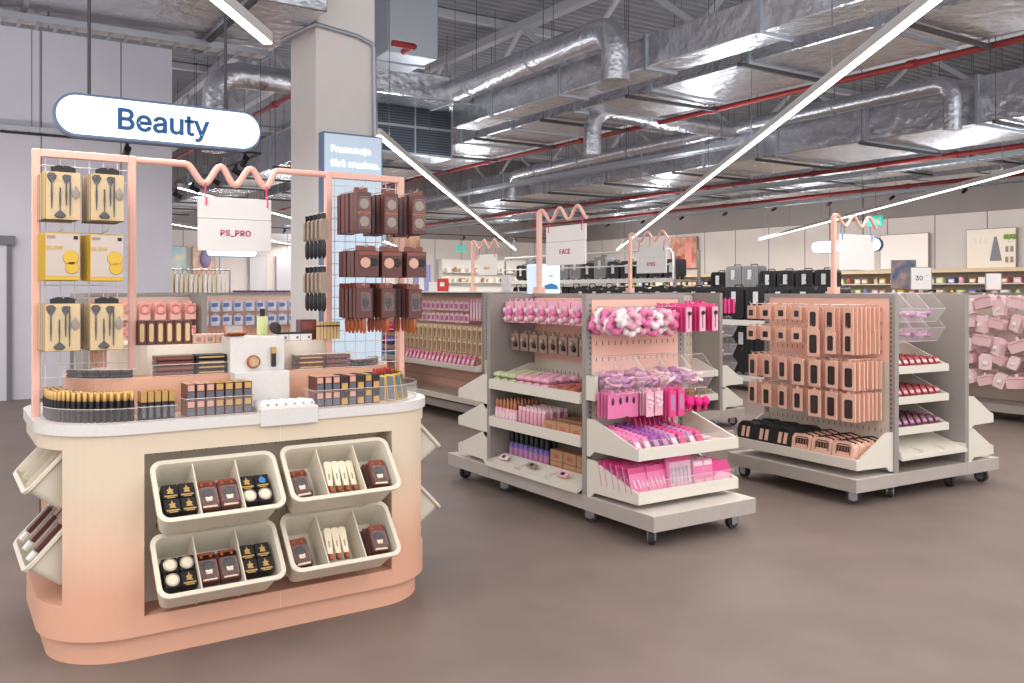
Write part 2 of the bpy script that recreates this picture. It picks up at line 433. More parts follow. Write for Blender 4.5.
# ================================================================= LINE LAMPS
for off, s0, s1, lb in ((1.97, -2.5, 5.78, 'short stretch of ceiling line lamp ending before the column, above the lit sign'),
                        (1.97, 9.26, 35.5, 'ceiling line lamp starting at the column corner and running away'),
                        (-2.10, -2.5, 35.8, 'longest ceiling line lamp sweeping over the pink shelving to the picture top'),
                        (-6.27, 0.5, 29.0, 'ceiling line lamp above the make-up sponge shelving on the right'),
                        (6.15, 13.8, 33, 'ceiling line lamp glimpsed behind the hanging category board'),
                        (9.65, 19.0, 32, 'ceiling line lamp at the left corner, farthest from the camera')):
    p0 = LD*s0+LN*off+Vector((0, 0, LZ)); p1 = LD*s1+LN*off+Vector((0, 0, LZ))
    p1.x = min(p1.x, 23.8); p1.y = min(p1.y, 30.8)
    p1 = p0 + LD*min((p1.x-p0.x)/LD.x, (p1.y-p0.y)/LD.y)
    A = math.degrees(math.atan2(LD.y, LD.x)); L = (p1-p0).length
    b = MB(); b.box(0, L, -.032, .032, .0, .07, m_white)
    o = thing('line_lamp', lb, 'lamp', T(*p0) @ RZ(A), mb=b)
    d = MB(); d.box(0.005, L-.005, -.028, .028, -.008, 0.0, m_led); part('diffuser', d, o)
    k = .6
    while k < L: s = MB(); s.cyl((k, 0, .075), (k, 0, 3.7), .004, m_rod, 5); k += 3.0; part('hanging_wire', s, o)
    lamp_light(p0, p1)
for off in (-10.4, 6.15, 10.2):      # the rows over the aisle the camera stands in, outside the frame
    s0, s1 = (-4, 14) if off < 0 else (-3, 9)
    p0 = LD*s0+LN*off+Vector((0, 0, LZ)); p1 = LD*s1+LN*off+Vector((0, 0, LZ))
    lamp_light(p0, p1)
for off in (1.97, -2.10, -6.27):
    p0 = LD*-7+LN*off+Vector((0, 0, LZ)); lamp_light(p0, LD*-2.6+LN*off+Vector((0, 0, LZ)))
# track with spot heads
def track(label, pts, spots, z):
    b = MB()
    for i in range(len(pts)-1):
        a = Vector((*pts[i], z)); c = Vector((*pts[i+1], z)); b.tube([a, c], .02, m_black, 4)
    o = thing('spot_track', label, 'track light', mb=b)
    for i in range(len(pts)-1):
        a = Vector((*pts[i], z)); c = Vector((*pts[i+1], z)); n = max(1, int((c-a).length/2.5))
        for k in range(n+1):
            r_ = MB(); q = a.lerp(c, k/n); r_.cyl(q, q+Vector((0, 0, 6.86-z)), .004, m_rod, 5); part('hanging_wire', r_, o)
    for (x, y, ry) in spots:
        s = MB(T(x, y, z) @ RZ(ry)); s.box(-.02, .02, -.02, .02, -.08, 0, m_black); s.tube([(0, .05, -.08), (0, -.09, -.15)], .042, m_black, 10)
        part('spot_head', s, o)
track('black spotlight track bent around in front of the left wall', [(-4, 11.3), (3.55, 11.3), (3.55, 16.5)], [(1.95, 11.3, 180), (3.35, 11.3, 180), (3.55, 12.4, 90), (3.55, 13.6, 90), (3.55, 14.8, 90), (3.55, 16.0, 90)], 3.22)
track('black spotlight track along the right-hand wall pictures', [(20.6, 4), (20.6, 29)], [(20.6, 6+k*1.9, -90) for k in range(11)], 3.95)
track('black spotlight track across the far end of the hall', [(4, 27.5), (20, 27.5)], [(5+k*2.2, 27.5, 180) for k in range(7)], 3.45)

# the spot heads wash the walls
for (a, c, nrm, e) in (((20.6, 6, 3.8), (20.6, 29, 3.8), (1, 0, -.8), 17), ((4, 27.5, 3.3), (20, 27.5, 3.3), (0, 1, -.7), 15), ((-4, 11.3, 3.1), (2.6, 11.3, 3.1), (0, 1, -.3), 5)):
    a = Vector(a); c = Vector(c); ld = bpy.data.lights.new('spot_row_light', 'AREA'); ld.shape = 'RECTANGLE'; ld.size = (c-a).length; ld.size_y = .08
    ld.energy = e*(c-a).length; ld.color = (1.0, .93, .86)
    lo = bpy.data.objects.new('spot_row_light', ld); COL.objects.link(lo); lo.location = (a+c)/2
    z_ = -Vector(nrm).normalized(); x_ = (c-a).normalized(); y_ = z_.cross(x_)
    lo.rotation_euler = Matrix((x_, y_, z_)).transposed().to_euler()
# ================================================================= GONDOLAS
def shelf_geo(x0, x1, dep, z, lip=0.07, br=0.12, back=0.0, M=I4):
    """tray shelf with side brackets in a face frame (x along the face, -y out of it): returns shelf and two bracket meshes"""
    b = MB(M); y1 = -back; y0 = -dep
    b.box(x0, x1, y0, y1, z+.03, z+.045, m_cream)
    b.bbox(x0, x1, y0-.006, y0+.012, z, z+lip, m_cream, .002)
    brs = []
    for x in (x0-.004, x1-.010):
        c = MB(M); zt = z+lip+br
        poly = [(y1, z), (y1, zt), (y1-.07, zt), (y0+.02, z+lip), (y0-.006, z+lip-.004), (y0-.006, z), (y1-.06, z-.0)]
        poly = [(y1, z-.04), (y1, zt), (y1-.07, zt), (y0+.02, z+lip), (y0-.007, z+lip-.01), (y0-.007, z), (y1-.07, z-.005), (y1-.03, z-.04)]
        # extrude along x
        vs = [(x, p[0], p[1]) for p in poly]+[(x+.014, p[0], p[1]) for p in poly]; n = len(poly)
        fs = [list(range(n))[::-1], list(range(n, 2*n))]+[(i, (i+1) % n, n+(i+1) % n, n+i) for i in range(n)]
        c.add(vs, fs, m_cream); brs.append(c)
    return b, brs
def add_shelf(g, x0, x1, dep, z, M=I4, **k):
    b, brs = shelf_geo(x0, x1, dep, z, M=M, **k); s = part('shelf', b, g)
    for c in brs: part('shelf_bracket', c, s)
    return s
def pegboard(g, x0, x1, y, z0, z1, m, M=I4, dx=.05, dz=.1, slots=True):
    b = MB(M); b.box(x0, x1, y, y+.012, z0, z1, m)
    if slots:
        z = z0+dz*.6
        while z < z1-.03:
            x = x0+.035
            while x < x1-.02: b.box(x-.003, x+.003, y-.0012, y, z, z+.026, m_slot); x += dx
            z += dz
    return part('peg_panel', b, g)
m_slot = mat('peg_slot', (120, 92, 82), 0.8)
def upright(g, x, y, z0, z1, M=I4, w=.03, face=-1):
    """slotted grey upright facing -y"""
    b = MB(M); b.box(x-w/2, x+w/2, y, y+.03, z0, z1, m_grey)
    z = z0+.03
    while z < z1-.03: b.box(x-.004, x+.004, y-.0012, y, z, z+.017, m_greyd); z += .033
    return part('upright', b, g)
def caster(g, x, y, M=I4, rot=20):
    b = MB(M @ T(x, y, 0) @ RZ(rot)); b.cyl((0, -.014, .049), (0, .014, .049), .049, m_rubber, 20)
    o = part('caster', b, g, 'black swivel caster')
    h = MB(M @ T(x, y, 0) @ RZ(rot)); h.cyl((0, -.017, .049), (0, .017, .049), .028, m_chrome, 16)
    h.box(-.028, .030, -.024, -.019, .03, .098, m_chrome); h.box(-.028, .030, .019, .024, .03, .098, m_chrome); h.box(-.03, .03, -.026, .026, .092, .101, m_chrome)
    part('caster_fork', h, o)
def gondola(label, M, W, D, P=.42, PB=None, top=1.43, group=None, far=True, slots=True):
    """core W x D in local x, y; bays open to -y and +y; end faces at x=0 and x=W carry platforms of depth P"""
    g = thing('gondola', label, 'shelving unit', M, group)
    PB = PB or P; pt = .022
    b = MB(); b.bbox(0, W, 0, D, .10, .19, m_platside, .003); part('base', b, g)
    # side panels (the two end walls), with the spine between the bays
    for x in (0, W-pt):
        b = MB(); b.bbox(x, x+pt, .0, D, .19, top, m_grey, .002); part('side_panel', b, g)
    b = MB(); b.box(pt, W-pt, D/2-.015, D/2+.015, .19, top-.02, m_peg); b.box(0, W, D/2-.03, D/2+.03, top-.02, top+.003, m_grey); part('spine', b, g)
    # end-face frames: local x along face, -y outwards
    FL = T(0, D, 0) @ RZ(-90)            # face x=0, looking +x
    FR = T(W, 0, 0) @ RZ(90)             # face x=W, looking -x
    for F, p in ((FL, P), (FR, PB)):
        b = MB(F); b.box(0, D, -p, 0, .10, .187, m_platside); b.box(0, D, -p, 0, .187, .19, m_plat); part('platform', b, g)
        b = MB(F); b.box(0, D, -.02, 0, top-.03, top, m_grey); b.box(0, .018, -.02, 0, .19, top-.03, m_grey); b.box(D-.018, D, -.02, 0, .19, top-.03, m_grey); part('end_frame', b, g)
        for x in (.033, D-.033): upright(g, x, -.018, .2, top-.03, F)
        for x in (.08, D-.1): caster(g, x, -p+.10, F, random.uniform(0, 60))
    for x, y in ((.06, .1), (W-.06, .1), (.06, D-.1), (W-.06, D-.1)): caster(g, x, y, I4, random.uniform(0, 90))
    return g, FL, FR
m_hook = mat('peg_hook', (215, 212, 208), 0.3, 0.6)
def peg_hook(g, x, z, L, M, y=0.0):
    b = MB(M); b.tube([(x, y, z), (x, y-L, z+.004), (x, y-L-.006, z+.018)], .0028, m_hook, 5); part('peg_hook', b, g)
# ---- near unit with the pink goods: long bay faces -X, ends face -Y and +Y
GLM = T(3.37, 5.44, 0) @ RZ(-90)
GLW, GLD = 1.12, 0.83
GL, GLFL, GLFR = gondola('grey wheeled shelving unit full of bright pink accessories, middle of the room', GLM, GLW, GLD, P=.60, PB=.63)
# bay facing -X is local -y
pegboard(GL, .03, GLW-.03, GLD/2-.03, .95, 1.40, m_pink)
pegboard(GL, .03, GLW-.03, GLD/2-.03, .2, .95, m_peg)
for z in (.75, .483): add_shelf(GL, .035, GLW-.035, GLD/2-.01-(.0), z, T(0, GLD/2-.02, 0), br=.10)
b = MB()      # slanted bottom tray reaching out of the bay
for k in range(3):
    xa = .03+k*(GLW-.06)/3; xb = xa+(GLW-.06)/3
    b.add([(xa, .12, .275), (xb, .12, .275), (xb, -.03, .215), (xa, -.03, .215), (xa, .12, .26), (xb, .12, .26), (xb, -.03, .20), (xa, -.03, .20)], [(0, 3, 2, 1), (4, 5, 6, 7), (2, 3, 7, 6), (0, 4, 7, 3), (1, 2, 6, 5)], m_cream)
    b.add([(xa, .10, .262), (xa+.012, .10, .262), (xa+.012, -.03, .245), (xa, -.03, .245), (xa, .0, .2), (xa+.012, .0, .2)], [(0, 1, 2, 3), (0, 3, 4), (1, 5, 2), (2, 5, 4, 3)], m_cream)
b.box(.03, GLW-.03, -.036, -.028, .198, .232, m_cream)
b.box(.03, GLW-.03, .10, GLD/2-.03, .22, .232, m_cream)
part('slanted_tray', b, GL)
# near end (local x = W): frame FR, x along the face from 0 (left in the picture) to D
pegboard(GL, .05, GLD-.05, -.014, .95, 1.40, m_pink, GLFR)
pegboard(GL, .05, GLD-.05, -.014, .2, .95, m_peg, GLFR)
for z in (.475, .225): add_shelf(GL, .01, GLD-.01, .49, z, GLFR, br=.12, back=.02)
for z in (.64, .43, .225): add_shelf(GL, .01, GLD-.01, .44, z, GLFL, br=.13, back=.02)
b = MB(GLFR); b.box(.02, GLD-.02, -.06, -.02, .86, .93, m_cream); b.box(.0, .03, -.1, -.02, .78, .93, m_cream); part('bin_rail', b, GL)
# ---- right unit with the sponge and tool packs: pegged face looks -X
GRM = T(5.572, 3.645, 0) @ RZ(-3.1)
GRW, GRD = .80, 1.20
GR, GRFL, GRFR = gondola('grey wheeled shelving unit hung with peach-pink tool packs, black pouches at its foot', GRM, GRW, GRD, P=.42, PB=.40)
pegboard(GR, .05, GRD-.05, -.014, .95, 1.40, m_pink, GRFL)
pegboard(GR, .05, GRD-.05, -.014, .2, .95, m_peg, GRFL)
add_shelf(GR, .04, GRD-.02, .39, .245, GRFL, br=.16, back=.02)
pegboard(GR, .03, GRW-.03, GRD/2-.03, .2, 1.4, m_peg)
for z in (.865, .65, .435): add_shelf(GR, .035, GRW-.14, .44, z, T(0, .50, 0), br=.15, lip=.055)
b = MB(); b.add([(.03, .35, .41), (GRW-.03, .35, .41), (GRW-.03, -.02, .30), (.03, -.02, .30), (.03, .35, .39), (GRW-.03, .35, .39), (GRW-.03, -.02, .275), (.03, -.02, .275)], [(0, 3, 2, 1), (4, 5, 6, 7), (2, 3, 7, 6), (0, 4, 7, 3), (1, 2, 6, 5)], m_cream)
for k in range(4): xa = .03+k*(GRW-.072)/3; b.box(xa, xa+.012, -.01, .1, .30, .335, m_cream)
part('slanted_tray', b, GR)
for z in (.46, .22): add_shelf(GR, .01, GRD-.01, .33, z, GRFR, br=.14, back=.02)
# ---- unit behind, between the pink one and the peach one
GBM = T(6.06, 6.6, 0)
GB, GBFL, GBFR = gondola('grey shelving unit standing behind the pink unit, clear bins on its right end', GBM, .92, .85, P=.40, PB=.36)
pegboard(GB, .03, .89, .395, .2, 1.4, m_peg)
for z in (.55, .30): add_shelf(GB, .035, .885, .38, z, T(0, .40, 0), br=.10)
for z in (.35, .12): add_shelf(GB, .01, .84, .33, z+.1, GBFR, br=.14, back=.02)
# ---- pegboard unit at the left of the pink one, farther off
GCM = T(4.95, 11.9, 0) @ RZ(-90)
GC, GCFL, GCFR = gondola('white and pink shelving unit beyond the hair accessories grid, beige brush packs in rows', GCM, 3.8, .9, P=.4)
pegboard(GC, .03, 3.77, .42, .2, 1.38, m_pink, slots=True)
for z in (.58, .22): add_shelf(GC, .035, 3.765, .50, z, T(0, .43, 0), br=.16, lip=.06)
for z in (.50, .26): add_shelf(GC, .01, .89, .38, z, GCFR, br=.14, back=.02)
b = MB(); b.box(.0, 3.8, .1, .8, 1.432, 1.445, m_white); part('top_cover', b, GC)
# ---- two units seen over the island counter
GDM = T(2.05, 9.9, 0)
GD, GDFL, GDFR = gondola('low shelving unit with rows of small blue and white packs behind the island', GDM, 2.3, .8, P=.35)
pegboard(GD, .03, 2.27, .37, .2, 1.38, m_pink, slots=True)
for z in (.85,): add_shelf(GD, .035, 2.265, .36, z, T(0, .385, 0), br=.10)
GEM = T(.98, 7.3, 0)
GE, GEFL, GEFR = gondola('low shelving unit with coral hair bands behind the brush packs on the island', GEM, .86, .8, P=.2)
pegboard(GE, .03, .83, .37, .2, 1.38, m_pink, slots=True)
for z in (.80, .45): add_shelf(GE, .035, .825, .36, z, T(0, .385, 0), br=.10)
# ================================================================= DISPLAY ISLAND
IX0, IX1, IY0, IY1, IR = .35, 2.045, 3.69, 4.70, .31
# body paint: cream at the top fading to pink at the foot (the fade is printed on the panels)
m_fade = bpy.data.materials.new('island_fade'); m_fade.use_nodes = True
nt = m_fade.node_tree; pb = nt.nodes['Principled BSDF']; pb.inputs['Roughness'].default_value = 0.45
tc = nt.nodes.new('ShaderNodeTexCoord'); sp = nt.nodes.new('ShaderNodeSeparateXYZ'); cr = nt.nodes.new('ShaderNodeValToRGB')
mr = nt.nodes.new('ShaderNodeMapRange'); mr.inputs[1].default_value = .1; mr.inputs[2].default_value = .86
nt.links.new(tc.outputs['Object'], sp.inputs[0]); nt.links.new(sp.outputs['Z'], mr.inputs[0]); nt.links.new(mr.outputs[0], cr.inputs['Fac']); nt.links.new(cr.outputs['Color'], pb.inputs['Base Color'])
e = cr.color_ramp.elements; e[0].position = .22; e[0].color = (*lin((216, 164, 138)), 1); e[1].position = .80; e[1].color = (*lin((214, 198, 174)), 1)
q = e.new(.52); q.color = (*lin((222, 188, 162)), 1)
m_ipink = mat('island_pink', (216, 164, 138), 0.45)
m_icream = mat('island_cream', (228, 217, 198), 0.45)
m_marble = mat('speckled_white_top', (216, 212, 208), 0.3, rgb2=(211, 207, 203), nscale=90)
m_bin = mat('bin_cream', (215, 206, 187), 0.38)
isl = thing('display_island', 'large rounded cream-to-pink make-up display island at the front left', 'display island')
out = rrect(IX0, IX1, IY0, IY1, IR, 14)
def densify(o, ys=(), xs=()):
    res = []
    n = len(o)
    for i in range(n):
        a = o[i]; c = o[(i+1) % n]; res.append(a); cuts = []
        for y in ys:
            if (a[1]-y)*(c[1]-y) < 0: cuts.append((y-a[1])/(c[1]-a[1]))
        for x in xs:
            if (a[0]-x)*(c[0]-x) < 0 : cuts.append((x-a[0])/(c[0]-a[0]))
        for t in sorted(cuts): res.append((a[0]+(c[0]-a[0])*t, a[1]+(c[1]-a[1])*t))
    return res
RX0, RX1, RZ0, RZ1 = .70, 1.765, .175, .81
SY0, SY1, SZ0, SZ1 = 3.80, 4.58, .235, .835
dn = densify(out, ys=(SY0, SY1), xs=(RX0, RX1))
b = MB()
def in_open(a, c):
    mx, my = (a[0]+c[0])/2, (a[1]+c[1])/2
    if my < IY0+.01 and RX0-1e-4 < mx < RX1+1e-4: return RZ0, RZ1
    if (mx < IX0+.2 or mx > IX1-.2) and SY0-1e-4 < my < SY1+1e-4: return SZ0, SZ1
    return None
for i in range(len(dn)):
    a, c = dn[i], dn[(i+1) % len(dn)]; op = in_open(a, c)
    for z0, z1 in ([(.10, .895)] if not op else [(.10, op[0]), (op[1], .895)]):
        b.add([(*a, z0), (*c, z0), (*c, z1), (*a, z1)], [(0, 1, 2, 3)], m_fade, smooth=(abs(a[0]-c[0]) > 1e-4 and abs(a[1]-c[1]) > 1e-4))
# recess linings
ry = IY0+.17
b.add([(RX0, IY0, RZ0), (RX0, ry, RZ0), (RX0, ry, RZ1), (RX0, IY0, RZ1)], [(0, 1, 2, 3)], m_fade)
b.add([(RX1, IY0, RZ0), (RX1, ry, RZ0), (RX1, ry, RZ1), (RX1, IY0, RZ1)], [(0, 3, 2, 1)], m_fade)
b.add([(RX0, IY0, RZ0), (RX1, IY0, RZ0), (RX1, ry, RZ0), (RX0, ry, RZ0)], [(0, 1, 2, 3)], m_fade)
b.add([(RX0, IY0, RZ1), (RX1, IY0, RZ1), (RX1, ry, RZ1), (RX0, ry, RZ1)], [(0, 3, 2, 1)], m_fade)
for sx, X0, XI in ((1, IX0, IX0+.27), (-1, IX1, IX1-.27)):
    xe = X0+sx*.073
    for y in (SY0, SY1):
        b.add([(xe, y, SZ0), (XI, y, SZ0), (XI, y, SZ1), (xe, y, SZ1)], [(0, 1, 2, 3)], m_fade)
    yy = [p for p in dn if SY0-1e-3 < p[1] < SY1+1e-3 and ((p[0] < IX0+.2) if sx > 0 else (p[0] > IX1-.2))]
    yy.sort(key=lambda p: p[1])
    for z, in ((SZ0,), (SZ1,)): b.add([(*p, z) for p in yy]+[(XI, SY1, z), (XI, SY0, z)], [list(range(len(yy)+2))], m_fade)
part('body', b, isl, 'body panels fading from cream above to pink below')
b = MB(); b.add([(RX0, ry, RZ0), (RX1, ry, RZ0), (RX1, ry, RZ1), (RX0, ry, RZ1)], [(0, 1, 2, 3)], m_icream)
for z in (.225, .47, .505, .775):
    x = RX0+.03
    while x < RX1: b.box(x-.002, x+.002, ry-.001, ry, z, z+.022, m_greyd); x += .05
part('back_panel', b, isl)
b = MB()
for XI in (IX0+.27, IX1-.27): b.box(XI-.004, XI+.004, SY0, SY1, SZ0, SZ1, m_icream)
part('side_back_panel', b, isl)
b = MB(); b.prism(rrect(IX0+.035, IX1-.035, IY0+.035, IY1-.035, IR-.03, 14), .0, .10, m_ipink, smooth=False); part('plinth', b, isl)
b = MB(); b.box(1.243, 1.246, IY0-.001, IY0, .10, RZ0, m_pink); b.box(1.243, 1.246, IY0-.001, IY0, RZ1, .895, m_icream); part('panel_joint', b, isl)
b = MB(); oc = rrect(IX0-.012, IX1+.012, IY0-.012, IY1+.012, IR+.01, 16); b.prism(oc, .893, .935, m_marble); part('countertop', b, isl)
# stepped tiers
b = MB(); b.prism(rrect(IX0+.13, IX1-.08, 3.93, 4.56, .30, 12), .93, 1.075, m_ipink); b.prism(rrect(IX0+.13, IX1-.08, 3.93, 4.56, .30, 12), 1.075, 1.085, m_ipink); part('lower_tier', b, isl, 'lower pink tier')
b = MB(); b.prism(rrect(.66, 1.68, 4.06, 4.50, .20, 12), 1.085, 1.215, m_icream); part('upper_tier', b, isl, 'upper cream tier')
# pink tube frames with wire grids
FY = 4.12
def frame_grid(x0, x1, zb, zt, lab):
    b = MB(); r = .016
    b.bbox(x0-r, x0+r, FY-r, FY+r, zb, zt+r, m_tubepink, .004); b.bbox(x1-r, x1+r, FY-r, FY+r, zb, zt+r, m_tubepink, .004)
    b.bbox(x0+r-.001, x1-r+.001, FY-r+.0005, FY+r-.0005, zt-r, zt+r-.0005, m_tubepink, .003)
    f = part('tube_frame', b, isl, lab)
    w_ = MB(); x = x0+.035
    while x < x1-.01: w_.cyl((x, FY, zb), (x, FY, zt-.01), .0022, m_wire, 5); x += .055
    z = zb+.05
    while z < zt-.02: w_.cyl((x0, FY-.003, z), (x1, FY-.003, z), .0022, m_wire, 5); z += .055
    part('wire_grid', w_, f)
frame_grid(.362, .731, .93, 2.02, 'pink tube frame on the left with a wire grid')
frame_grid(1.627, 2.02, .93, 2.02, 'pink tube frame on the right with a wire grid')
b = MB()
zt = 2.02
def swirl(xs, zlo, zhi, n=7):
    out = []
    for i in range(len(xs)-1):
        za, zb_ = (zhi if i % 2 == 0 else zlo), (zlo if i % 2 == 0 else zhi)
        for k in range(n): t = k/n; s_ = (1-math.cos(PI*t))/2; out.append((xs[i]+(xs[i+1]-xs[i])*t, za+(zb_-za)*s_))
    out.append((xs[-1], zhi if (len(xs)-1) % 2 == 0 else zlo)); return out
zp = [(.740, zt)]+swirl([.955, 1.038, 1.110, 1.175, 1.247, 1.318, 1.375], 1.938, zt)+[(1.618, zt)]
b.tube([(x, FY, z) for x, z in zp], .015, m_tubepink, 10)
part('wavy_rail', b, isl, 'pink tube rail with a wave in the middle')
# bins
def bin_kind():
    k = Kind('display_bin', 'display bin')
    Wb, H = .50, .275       # rim width, rim height along the slope
    def ring(sx, sz, d, r): return [(x, z, d) for x, z in rrect(-Wb/2+sx, Wb/2-sx, -H/2+sz, H/2-sz, r, 5)]
    S = []   # local: x across, y up the slope, z out of the opening
    lay = [ring(0, 0, 0, .045), ring(0, 0, -.012, .045), ring(.014, .014, -.02, .035), ring(.03, .03, -.15, .03)]
    inn = [ring(.018, .018, 0, .032), ring(.022, .022, -.02, .03), ring(.034, .034, -.142, .026)]
    b = MB(); n = len(lay[0])
    def loft(rs, flip):
        for a, c in zip(rs, rs[1:]):
            vs = [(x, y, z) for x, y, z in a]+[(x, y, z) for x, y, z in c]
            b.add(vs, [((i, (i+1) % n, n+(i+1) % n, n+i) if not flip else (i, n+i, n+(i+1) % n, (i+1) % n)) for i in range(n)], m_bin, smooth=False)
    loft(lay, True); loft(inn, False)
    b.add(lay[0]+inn[0], [(i, (i+1) % n, n+(i+1) % n, n+i) for i in range(n)], m_bin)
    b.add(lay[-1], [list(range(n))[::-1]], m_bin); b.add(inn[-1], [list(range(n))], m_bin)
    k.own(b)
    for x in (-.085, .085):
        d = MB(); d.box(x-.0025, x+.0025, -H/2+.022, H/2-.022, -.142, -.012, m_bin); k.add('divider', d)
    return k
BIN = bin_kind()
# slope frame: local x -> world x, local y -> up the slope, local z -> out of the opening
def slope_frame(x, y0, z0, y1, z1, rot=0, org=None):
    """rim from bottom (y0, z0) to top (y1, z1)"""
    v = Vector((0, y1-y0, z1-z0)); L = v.length; v /= L; nrm = Vector((1, 0, 0)).cross(v)
    c = Vector((x, (y0+y1)/2, (z0+z1)/2))
    M = Matrix(((1, v.x, nrm.x, c.x), (0, v.y, nrm.y, c.y), (0, v.z, nrm.z, c.z), (0, 0, 0, 1)))
    return M
BINF = {}
for nm, x, zb in (('upper left', .968, .575), ('upper right', 1.488, .585), ('lower left', .968, .285), ('lower right', 1.488, .295)):
    M = slope_frame(x, 3.515, zb, 3.70, zb+.20); BINF[nm] = M
    BIN.put(M, 'cream three-compartment bin in the island front, '+nm+' of the four', 'slanted bins on the island')
SF = T(IX0, 4.08, 0) @ RZ(-90)      # left side of the island, looking +X
SR = T(IX1, 4.08, 0) @ RZ(90)
for nm, zb in (('upper', .675), ('lower', .377)):
    M = SF @ slope_frame(0, -.06, zb, .13, zb+.20); BINF['side '+nm] = M
    BIN.put(M, 'cream slanted bin on the left flank of the island, '+('upper and empty' if nm == 'upper' else 'lower, brown packs inside'), 'slanted bins on the island')
    BIN.put(SR @ slope_frame(0, -.07, zb, .12, zb+.20), 'cream slanted bin poking out of the right flank of the island, '+nm+' one', 'slanted bins on the island')
# lit category sign and the small hanging boards
m_sign_w = mat('lit_sign_face', (236, 246, 255), 0.4, emit=1.6)
m_sign_e = mat('sign_rim', (112, 132, 160), 0.4)
m_blue = mat('sign_blue', (50, 112, 172), 0.5)
def pill_sign(label, x0, x1, y, zc, h, txt, size, rods, ztop, M=I4, m=None, grp=None):
    d = .11
    o = thing('lit_sign', label, 'sign', M @ T((x0+x1)/2, y, zc), grp)
    hw = (x1-x0)/2; pl = rrect(-hw, hw, -h/2, h/2, h/2-.001, 12)
    b = MB(RX(90)); b.prism(pl, 0, d-.012, m_sign_e); part('sign_case', b, o)
    b = MB(RX(90)); b.prism(rrect(-hw+.022, hw-.022, -h/2+.022, h/2-.022, h/2-.024, 12), d-.012, d, m or m_sign_w); fc = part('sign_face', b, o)
    if txt: part('lettering', text_mesh(txt, size, m_blue, T(0, -d-.001, 0), depth=.004, bold=.007), fc, 'blue lettering')
    for rx in rods:
        b = MB(); b.cyl((rx, -d/2, h/2-.01), (rx, -d/2, ztop-zc), .014, m_rod, 8); part('hanging_rod', b, o)
    return o
pill_sign('large lit pill-shaped sign with the blue word for cosmetics above the island', .815, 2.49, 8.0, 2.875, .355, 'Beauty', .33, (-.57, .53), 3.98)
m_board = mat('board_white', (226, 222, 218), 0.6)
m_crim = mat('crimson_letters', (186, 28, 84), 0.5)
m_string = mat('pink_string', (226, 62, 124), 0.6)
def hang_board(label, M, w_, h, txt, size, m_txt, hooks, rise, m_s=None):
    """board hanging from strings; M at the board's top centre, facing -y"""
    o = thing('category_board', label, 'hanging sign', M)
    b = MB(); b.bbox(-w_/2, w_/2, -.006, .006, -h*.40, 0, m_board, .002); b.bbox(-w_/2, w_/2, -.008, .004, -h, -h*.40-.002, m_board, .002); part('board', b, o)
    if txt: part('lettering', text_mesh(txt, size, m_txt, T(0, -.0095, -h*.66), depth=.002, bold=.0009, spacing=1.08), o)
    for x in hooks:
        s = MB(); s.tube([(x, -.010, -h*.16), (x, -.012, -h*.02), (x-.004, 0, .004), (x, 0, rise)], .0035, m_s or m_string, 6); part('string', s, o)
    return o
hang_board('white board lettered in crimson, hanging by pink strings over the island', T(1.170, 4.10, 1.877), .334, .245, 'PS_PRO', .050, m_crim, (-.132, .148), .062)
# goose-neck sign holders on the shelving
def sign_post(label, M, h, w_, swirl_w):
    """post with a wavy arm to the right; M at the foot"""
    o = thing('sign_post', label, 'sign holder', M)
    b = MB(); r = .012; pts = [(0, 0, 0), (0, 0, h-.012), (.006, 0, h-.002)]
    n = 3; st = .045; xs = [st+swirl_w*i/5 for i in range(6)]
    amp = swirl_w*.17
    pts += [(x, 0, z) for x, z in swirl([.03]+xs[1:], h-amp, h, 6)]
    b.tube(pts, r, m_tubepink, 10); b.box(-.0155, .0155, -.0155, .0155, 0, h-.01, m_tubepink); part('tube', b, o)
    c = MB(); c.box(-.035, .035, -.03, .03, 0, .05, m_tubepink); part('clamp', c, o)
    return o
# ================================================================= GOODS ON THE ISLAND
m_kraft = mat('kraft_tan', (214, 184, 132), 0.5)
m_dark = mat('brush_dark', (30, 28, 30), 0.6)
m_brown = mat('deep_brown', (92, 50, 44), 0.35)
m_brown2 = mat('warm_brown', (132, 70, 56), 0.35)
m_hair = mat('brush_hair', (52, 42, 42), 0.8)
m_gold = mat('gold', (196, 156, 96), 0.3, 0.7)
m_goldp = mat('gold_print', (198, 160, 92), 0.4, 0.3)
m_silver = mat('silver_film', (190, 176, 166), 0.3, 0.4)
m_yellow = mat('yellow_foil', (206, 168, 60), 0.35, 0.3)
m_orange = mat('amber_handle', (168, 84, 40), 0.3)
m_taupe = mat('taupe', (150, 132, 116), 0.5)
m_ivory = mat('ivory_box', (226, 212, 186), 0.45)
m_bwhite = mat('box_white', (232, 228, 226), 0.45)
m_bluep = mat('blue_print', (54, 130, 190), 0.4)
m_slate = mat('slate_print', (92, 98, 108), 0.4)
m_rose = mat('rose_gold', (208, 160, 142), 0.35)
m_redp = mat('red_print', (196, 48, 40), 0.4)
m_green = mat('pale_green', (206, 214, 150), 0.5)
def q(M, x, y, z, rz=0, rx=0): return M @ T(x, y, z) @ RZ(rz) @ RX(rx)
def make_brush(b, x, z0, z1, hz, hw, y, up=True):
    """little make-up brush lying flat: handle z0..z1, hair of half width hw and length hz at the top (or foot)"""
    s = 1 if up else -1
    b.tube([(x, y, z0), (x, y, (z0+z1)/2), (x, y, z1)], [.0018, .004, .0028], m_dark, 6)
    a = z1 if up else z0
    M = T(x, y, a) @ Matrix.Diagonal((1, .35, s, 1))
    b.lathe([(.003, 0), (hw*.8, hz*.45), (hw, hz*.75), (hw*.55, hz)], m_hair, 10, M)
